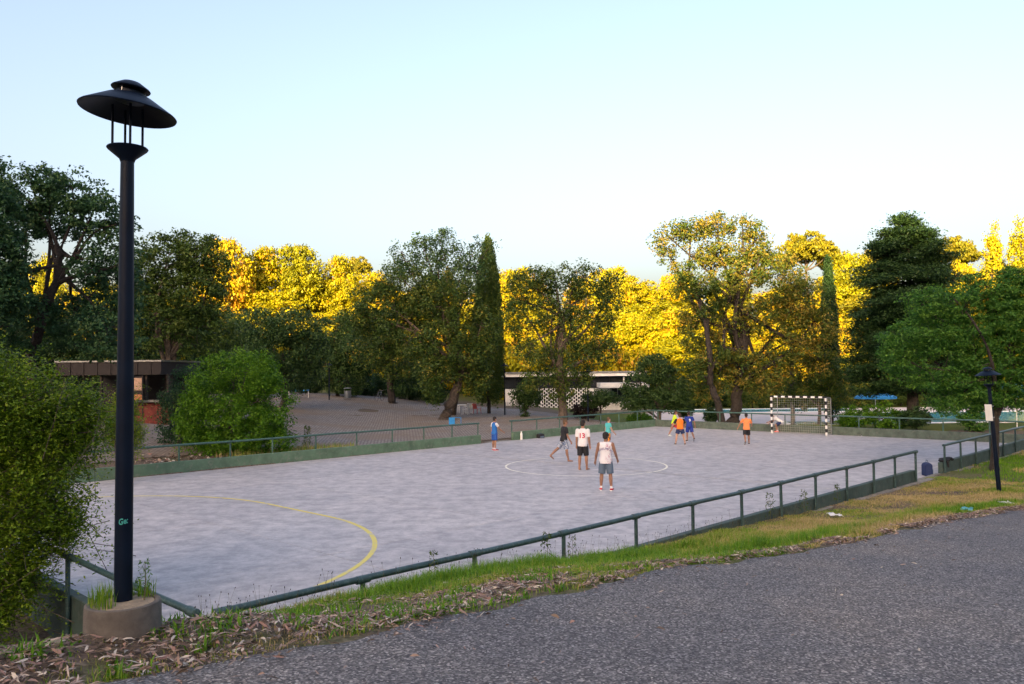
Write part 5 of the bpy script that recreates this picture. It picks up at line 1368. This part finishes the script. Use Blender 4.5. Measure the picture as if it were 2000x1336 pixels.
# ------------------------------------------------------------------ hillside trees in the last sun
def proto(kind, seed):
    rng = np.random.default_rng(seed)
    if kind == 'round':
        lob = [(0, 0, 5.2, 2.6, 2.6, 2.2), (1.6, .5, 4.4, 1.9, 1.9, 1.7), (-1.7, -.3, 4.6, 1.9, 1.9, 1.8), (.4, -1.4, 4.0, 1.9, 1.9, 1.6), (-.5, 1.2, 6.2, 1.7, 1.7, 1.5), (.9, 0, 6.8, 1.3, 1.3, 1.2), (0, 0, 2.6, 2.4, 2.4, 1.6)]
        return tree_parts(None, [(0, 0, -.5), (.1, 0, 2), (0, .1, 4)], .22, lob, 330, 44, .24, .70, rng, twigs=25, flat=.7, shell=.70)
    if kind == 'pine':
        lob = [(0, 0, 8.2, 2.3, 2.3, 1.0), (1.7, .6, 7.5, 1.7, 1.7, .8), (-1.8, 0, 7.6, 1.8, 1.8, .8), (.3, -1.5, 7.7, 1.7, 1.7, .8), (-.6, 1.6, 7.4, 1.6, 1.6, .7), (2.6, -.6, 6.9, 1.0, 1.0, .5), (-2.7, .4, 6.8, 1.0, 1.0, .5)]
        return tree_parts(None, [(0, 0, -.5), (.2, 0, 3), (0, .1, 7)], .24, lob, 240, 40, .24, .5, rng, twigs=40, flat=.5, shell=.5, limb_from=.75)
    if kind == 'tall':
        lob = [(0, 0, z, r, r, 1.5) for z, r in ((2.5, 1.5), (4.2, 1.7), (6, 1.6), (7.8, 1.3), (9.4, .8))]
        return tree_parts(None, [(0, 0, -.5), (0, 0, 5), (0, 0, 9)], .2, lob, 210, 40, .24, .6, rng, twigs=25, flat=.9, shell=.5)
    lob = [(0, 0, 1.3, 1.8, 1.8, 1.3), (1.2, .3, 1.0, 1.4, 1.4, 1.0), (-1.2, -.2, 1.1, 1.4, 1.4, 1.1)]
    return tree_parts(None, [(0, 0, -.5), (0, 0, 1)], .1, lob, 150, 36, .24, .55, rng, twigs=10, flat=.8, shell=.6)
PROT = {}
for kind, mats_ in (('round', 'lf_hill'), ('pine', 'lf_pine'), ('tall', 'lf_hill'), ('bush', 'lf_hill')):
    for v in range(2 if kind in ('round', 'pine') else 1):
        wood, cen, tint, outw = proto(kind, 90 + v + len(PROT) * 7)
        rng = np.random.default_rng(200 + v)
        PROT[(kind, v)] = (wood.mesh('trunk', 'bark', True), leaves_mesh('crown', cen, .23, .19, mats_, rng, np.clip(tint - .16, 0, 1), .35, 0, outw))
HT = {'round': 8.0, 'pine': 9.2, 'tall': 10.3, 'bush': 2.6}
def hill_tree(kind, x, y, scale, sx, label, group='sunlit trees on the far hillside', name=None):
    v = random.randrange(2) if kind in ('round', 'pine') else 0
    wm, lm = PROT[(kind, v)]
    z = float(ground_z(x, y)) - 0.1
    t = thing(name or {'round': 'hillside_tree', 'pine': 'umbrella_pine', 'tall': 'slender_tree', 'bush': 'hillside_bush'}[kind], label, 'bush' if kind == 'bush' else 'tree', (x, y, z), random.random() * 6.28, group)
    t.scale = (scale * sx, scale * sx, scale)
    link('trunk', wm, t); link('crown', lm, t)
def by_px(kind, px, top, depth, wpx, label, **kw):
    p = at_y(px, top, depth); g = float(ground_z(p[0], p[1]))
    s = max(.25, (p[2] - g) / HT[kind])
    base_w = {'round': 7.4, 'pine': 7.6, 'tall': 4.2, 'bush': 5.4}[kind]
    hill_tree(kind, float(p[0]), float(p[1]), s, wpx * px_m(depth) / (base_w * s), label, **kw)
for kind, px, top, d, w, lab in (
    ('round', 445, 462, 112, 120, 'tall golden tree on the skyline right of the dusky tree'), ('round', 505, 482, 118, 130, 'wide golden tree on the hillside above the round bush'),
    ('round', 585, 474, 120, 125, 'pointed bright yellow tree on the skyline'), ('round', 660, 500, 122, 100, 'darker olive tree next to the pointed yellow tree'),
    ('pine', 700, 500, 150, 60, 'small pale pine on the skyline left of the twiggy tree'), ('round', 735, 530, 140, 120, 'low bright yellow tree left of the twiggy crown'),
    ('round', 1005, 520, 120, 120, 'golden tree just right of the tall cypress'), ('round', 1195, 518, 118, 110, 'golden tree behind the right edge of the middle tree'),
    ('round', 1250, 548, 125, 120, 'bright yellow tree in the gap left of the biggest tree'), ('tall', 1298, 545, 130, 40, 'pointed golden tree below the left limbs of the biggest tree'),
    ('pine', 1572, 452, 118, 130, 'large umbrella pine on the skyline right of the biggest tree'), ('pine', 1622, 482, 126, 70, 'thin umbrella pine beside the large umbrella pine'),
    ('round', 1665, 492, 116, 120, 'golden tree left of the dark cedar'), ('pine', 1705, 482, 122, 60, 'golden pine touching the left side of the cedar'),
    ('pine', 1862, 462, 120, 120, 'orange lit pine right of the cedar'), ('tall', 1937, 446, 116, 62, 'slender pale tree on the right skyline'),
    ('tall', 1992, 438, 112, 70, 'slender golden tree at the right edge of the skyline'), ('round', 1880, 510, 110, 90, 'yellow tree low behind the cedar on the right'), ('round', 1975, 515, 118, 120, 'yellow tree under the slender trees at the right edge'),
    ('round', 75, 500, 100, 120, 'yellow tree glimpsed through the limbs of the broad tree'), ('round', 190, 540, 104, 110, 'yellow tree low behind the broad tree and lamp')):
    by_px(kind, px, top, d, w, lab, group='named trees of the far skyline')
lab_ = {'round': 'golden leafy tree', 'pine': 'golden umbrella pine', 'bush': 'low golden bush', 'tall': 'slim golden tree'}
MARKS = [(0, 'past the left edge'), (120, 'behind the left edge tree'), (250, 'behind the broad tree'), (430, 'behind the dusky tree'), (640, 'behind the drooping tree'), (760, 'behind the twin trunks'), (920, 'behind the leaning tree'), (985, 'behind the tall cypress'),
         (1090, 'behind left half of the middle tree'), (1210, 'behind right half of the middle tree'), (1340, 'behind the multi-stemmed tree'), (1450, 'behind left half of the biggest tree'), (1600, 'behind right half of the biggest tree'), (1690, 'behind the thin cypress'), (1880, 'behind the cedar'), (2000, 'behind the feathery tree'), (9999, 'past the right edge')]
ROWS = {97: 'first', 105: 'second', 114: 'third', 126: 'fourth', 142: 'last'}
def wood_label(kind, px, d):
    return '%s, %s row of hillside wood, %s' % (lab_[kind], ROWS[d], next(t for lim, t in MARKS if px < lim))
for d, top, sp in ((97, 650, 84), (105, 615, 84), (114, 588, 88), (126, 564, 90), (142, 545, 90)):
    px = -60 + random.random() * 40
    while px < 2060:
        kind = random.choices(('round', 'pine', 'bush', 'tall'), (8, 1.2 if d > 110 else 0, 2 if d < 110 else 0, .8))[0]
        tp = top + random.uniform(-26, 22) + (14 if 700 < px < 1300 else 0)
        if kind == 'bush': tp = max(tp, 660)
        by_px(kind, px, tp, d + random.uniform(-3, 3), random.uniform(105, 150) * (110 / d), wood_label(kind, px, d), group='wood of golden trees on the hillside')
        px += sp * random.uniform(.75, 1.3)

# ------------------------------------------------------------------ grass, weeds and fallen leaves on the bank
def place(u, w):
    x = C0[0] + UD[0] * u - VD[0] * w; y = C0[1] + UD[1] * u - VD[1] * w
    return x, y
def blades(name, label, u, w, hgt, wid, tint, rng, lean=.35, kind='stuff', cat='grass'):
    x, y = place(u, w); z = ground_z(x, y) - 0.012
    n = len(u); a = rng.random(n) * 2 * PI
    dirv = np.stack([np.cos(a), np.sin(a), 0 * a], -1); sd = np.stack([-np.sin(a), np.cos(a), 0 * a], -1)
    b = np.stack([x, y, z], -1); le = (lean * rng.random(n))[:, None]; H_ = hgt[:, None]; W_ = wid[:, None]
    mid = b + dirv * le * H_ * .35 + np.array([0, 0, 1]) * H_ * .55; tip = b + dirv * le * H_ * 1.2 + np.array([0, 0, 1]) * H_ * (1 - .35 * le)
    co = np.stack([b - sd * W_ * .5, b + sd * W_ * .5, mid + sd * W_ * .38, mid - sd * W_ * .38, tip, tip], 1)[:, :5].reshape(-1, 3)
    i = np.arange(n)[:, None] * 5
    q = np.concatenate([i + np.array([[0, 1, 2]]), i + np.array([[0, 2, 3]]), i + np.array([[3, 2, 4]])], 0)
    return link(name, quads_mesh(name, co, q, 'grass', {'tint': np.repeat(tint, 5)}), None, label, cat, None, kind)
rng = np.random.default_rng(5)
def scatter(n, u0, u1, dens):
    u = u0 + (u1 - u0) * rng.random(n); w = .10 + (road_edge(u) + .05) * rng.random(n)
    x, y = place(u, w); p = dens(u, w, x, y)
    k = (rng.random(n) < p) & (w < road_edge(u) - 0.03 + .25 * (vnoise(u, u * 0, .4, 77) - .6))
    return u[k], w[k], x[k], y[k]
def dens(u, w, x, y): return np.clip(green_field(u, w, x, y) * np.interp(u, [-2, 3], [.8, 1.25]), .04, 1)
u, w, x, y = scatter(330000, -4.5, 24, dens)
gf = green_field(u, w, x, y)
clump = vnoise(x, y, .42, 51) * .6 + vnoise(x, y, .16, 52) * .4
lush = np.clip(np.exp(-((w - .8) / .7) ** 2) * np.interp(u, [1, 2.5, 6, 9, 11], [0, .9, .8, .5, 0]) + np.exp(-((w - (road_edge(u) - .95)) / .45) ** 2) * np.interp(u, [4, 7, 12, 16, 19], [0, .9, 1, .8, 0]), 0, 1)
dry = np.clip(np.interp(u, [-4, 2, 6, 9, 20, 25], [.50, .35, .45, .78, .72, .3]) + (vnoise(x, y, 1.1, 50) - .5) * .9 + (clump - .5) * -.5 - .75 * lush, 0, 1)
tint = np.clip(.10 + .80 * dry + rng.normal(size=len(u)) * .17, 0, 1)
hg = np.clip((.035 + .055 * gf + .13 * lush) * (.25 + 1.5 * clump) * (.45 + .9 * rng.random(len(u))), .02, .30)
hg = np.where((w < .6) & (u > 6.5), hg * .6, hg)
blades('grass', 'green and straw coloured grass on the bank by the road', u, w, hg, np.full(len(u), .0065) * (.6 + .7 * rng.random(len(u))) * np.interp(u, [0, 12, 24], [1, 1.6, 2.2]), tint, rng, lean=.95)
n = 42000
u = 23.5 + 22 * rng.random(n) ** .8; w = .3 + 6 * rng.random(n); x, y = place(u, w)
k = (rng.random(n) < .35 + .65 * (vnoise(x, y, 1.2, 60) > .35)) & ((u > 26) | (w > 1.3 + 0 * u))
u, w, x, y = u[k], w[k], x[k], y[k]
blades('lawn', 'green lawn around the tree and small lamp at the right', u, w, .05 + .09 * rng.random(len(u)), np.full(len(u), .017), np.clip(.2 + .55 * (vnoise(x, y, 1.6, 61) > .62) + rng.normal(size=len(u)) * .13, 0, 1), rng)
# tall seeding stalks along the near fence
n = 480; u = -.5 + 15 * rng.random(n) ** 1.2; w = .12 + .9 * rng.random(n) ** 1.4
x, y = place(u, w); z = ground_z(x, y); st = MB(); hd_ = MB()
for i in range(n):
    h_ = .10 + .30 * rng.random() ** 1.6; a = rng.random() * 6.28; l = rng.random() * .16
    p = Vector((x[i], y[i], z[i])); q = p + Vector((math.cos(a) * l, math.sin(a) * l, h_))
    st.tube([p, p.lerp(q, .6) + Vector((0, 0, .01)), q], [.0018, .0014, .001], 3, False)
    hd_.ball(q, (.0045, .0045, .006 + .008 * rng.random()), 5, 4)
so_ = thing('seed_stalks', None, None); so_['kind'] = 'stuff'
M['stalk'] = paint('dry_stalk', (.12, .11, .05), .9); M['seedhead'] = paint('seed_head', (.045, .03, .022), .9)
st.build('stalks', 'stalk', so_)['kind'] = 'stuff'; hd_.build('seed_heads', 'seedhead', so_)['kind'] = 'stuff'
# leafy weeds, each a plant
def weed(label, loc, h_, n, seed, mat='lf_round'):
    rg = np.random.default_rng(seed); t = thing('weed', label, 'weed', loc)
    MB().tube([(0, 0, -.02), (.01, 0, h_ * .5), (0, .01, h_)], [.005, .004, .002], 5, False).build('stem', 'stalk', t)
    zz = h_ * (.1 + .9 * rg.random(n)); a = rg.random(n) * 6.28; r = .10 * h_ + .18 * h_ * (1 - zz / h_) * rg.random(n)
    cen = np.stack([np.cos(a) * r, np.sin(a) * r, zz + r * .5], -1)
    link('foliage', leaves_mesh('foliage', cen, h_ * .15, h_ * .035, mat, rg, np.clip(.5 + rg.normal(size=n) * .2, 0, 1), .3, -.5), t)
    return t
weed('leafy green weed growing beside the tall lamp pole on the footing', (LP[0] + .13, LP[1] + .02, 2.09), .26, 90, 301)
for i, (uu, ww, hh, lab) in enumerate(((3.0, .25, .42, 'upright weed at the near fence beside the second post'), (5.3, .25, .55, 'tall weed at the near fence where the wall emerges'), (5.95, .22, .45, 'dark upright weed just past the third visible post'), (12.6, .3, .6, 'pale tall weed against the dark near wall'), (14.3, .3, .55, 'weed against the near wall further right'), (16.2, .3, .5, 'weed against the near wall past the middle'))):
    xx, yy = place(uu, ww); weed(lab, (xx, yy, float(ground_z(xx, yy))), hh, 70, 310 + i, 'lf_mid')
p = at_y(600, 858, 37.5)
weed('tall weed behind the far fence right of the round bush', (p[0], p[1], float(ground_z(p[0], p[1]))), 1.0, 160, 330, 'lf_mid')
# grass tuft on the footing, grass behind the far fence
n = 500; a = rng.random(n) * 2 * PI; r = .12 + .09 * rng.random(n)
k = (np.cos(a) < .1) | (np.sin(a) > .55); a, r = a[k], r[k]
tx, ty = LP[0] + np.cos(a) * r, LP[1] + np.sin(a) * r
def tuft(name, label, x, y, z, hgt, wid, tint):
    uu, vv = to_uv(x, y); o = blades(name, label, uu, -vv, hgt, wid, tint, rng)
    me = o.data; co = np.empty(len(me.vertices) * 3, np.float32); me.vertices.foreach_get('co', co); co = co.reshape(-1, 5, 3)
    co[:, :, 2] += (z - (ground_z(x, y) - .012))[:, None]; me.vertices.foreach_set('co', co.ravel()); me.update()
tuft('footing_grass', 'tuft of grass on the concrete lamp footing', tx, ty, np.full(len(tx), 2.085), .05 + .11 * rng.random(len(tx)), np.full(len(tx), .005), np.clip(.3 + rng.normal(size=len(tx)) * .2, 0, 1))
n = 9000; px_ = 420 + 280 * rng.random(n); dd = 33 + 8 * rng.random(n)
xx = (px_ - 1000) / FPX * dd; yy = dd
_, vv = to_uv(xx, yy); k = (vv > PV + .4) & (vv < PV + 3.2) & (rng.random(n) < np.clip(vnoise(xx, yy, 1.4, 66) * 1.6 - .2, 0, 1)); xx, yy = xx[k], yy[k]
tuft('yard_weeds', 'dry and green weeds behind the far fence right of the round bush', xx, yy, ground_z(xx, yy), .12 + .3 * rng.random(len(xx)), np.full(len(xx), .02), np.clip(.55 + rng.normal(size=len(xx)) * .3, 0, 1))
# low broad-leaved weeds and grass clumps among the fallen leaves
n = 7500; cu = -4 + 10 * rng.random(260); cw = .5 + 3.5 * rng.random(260); ci = rng.integers(0, 260, n)
u = cu[ci] + rng.normal(size=n) * .07; w = cw[ci] + rng.normal(size=n) * .07; k = w < road_edge(u) - .05; u, w = u[k], w[k]
blades('verge_weeds', 'small green weeds among the fallen leaves near the tall lamp', u, w, .04 + .10 * rng.random(len(u)), .010 + .012 * rng.random(len(u)), np.clip(.12 + rng.normal(size=len(u)) * .14, 0, 1), rng, lean=1.1)
# fallen eucalyptus leaves
def litter(name, label, u, w, ln, wd, rg):
    n = len(u); x, y = place(u, w)
    z = np.where(w > road_edge(u) + .02, road_z(u) + .02, ground_z(x, y) + .018) + .022 * rg.random(n)
    a = rg.random(n) * 2 * PI; tl = rg.normal(size=n) * .22
    d = np.stack([np.cos(a), np.sin(a), tl], -1); s = np.stack([-np.sin(a), np.cos(a), rg.normal(size=n) * .5], -1); cv = rg.normal(size=n)[:, None] * .22
    c = np.stack([x, y, z], -1); l = ln[:, None]; w_ = wd[:, None]; up = np.array([0, 0, 1.])
    p0 = c - d * l * .5; p1 = c - d * l * .12 + s * w_ * .5 + up * l * .05; p2 = c + d * l * .5 + s * cv * l; p3 = c - d * l * .12 - s * w_ * .5 + up * l * .05
    pm1 = c + d * l * .2 + s * (w_ * .42 + cv * l * .4) + up * l * .08; pm3 = c + d * l * .2 + s * (-w_ * .42 + cv * l * .4) + up * l * .08
    co = np.stack([p0, p1, pm1, p2, pm3, p3], 1).reshape(-1, 3); i = np.arange(n)[:, None] * 6
    q = np.concatenate([i + np.array([[0, 1, 2, 5]]), i + np.array([[5, 2, 3, 4]])], 0)
    t_ = np.clip(rg.random(n), 0, 1)
    return link(name, quads_mesh(name, co, q, 'litter', {'tint': np.repeat(t_, 6)}), None, label, 'leaves', None, 'stuff')
n = 36000
u = -4.2 + 22 * rng.random(n) ** 1.7; e = road_edge(u)
w = e - np.abs(rng.normal(size=n)) * np.interp(u, [-4, 2, 6, 12, 18], [2.3, 1.5, .7, .42, .3]) + .10 * rng.normal(size=n)
k = (w > .3) & (vnoise(u * 1.0, w, .5, 80) > .12 + .30 * (vnoise(u, w, .7, 81) > .5) * (u > -1.5)); u, w = u[k], w[k]
litter('leaf_litter', 'fallen brown and pink eucalyptus leaves along the road edge', u, w, .035 + .09 * rng.random(len(u)) ** 1.4, .007 + .012 * rng.random(len(u)), rng)
n = 800; u = -4 + 22 * rng.random(n); w = road_edge(u) + .1 + 5 * rng.random(n) ** 1.8
litter('stray_leaves', 'stray dry leaves scattered on the asphalt', u, w, .03 + .06 * rng.random(n), .008 + .008 * rng.random(n), rng)

n = 5000; px_ = 230 + 480 * rng.random(n); dd = 27 + 13 * rng.random(n)
xx = (px_ - 1000) / FPX * dd; yy = dd; uu, vv = to_uv(xx, yy); k = (vv > PV + .35) & (vv < PV + 4.2)
litter('yard_leaves', 'brown fallen leaves on the soil behind the far fence', uu[k], -vv[k], .10 + .12 * rng.random(k.sum()), .04 + .04 * rng.random(k.sum()), rng)
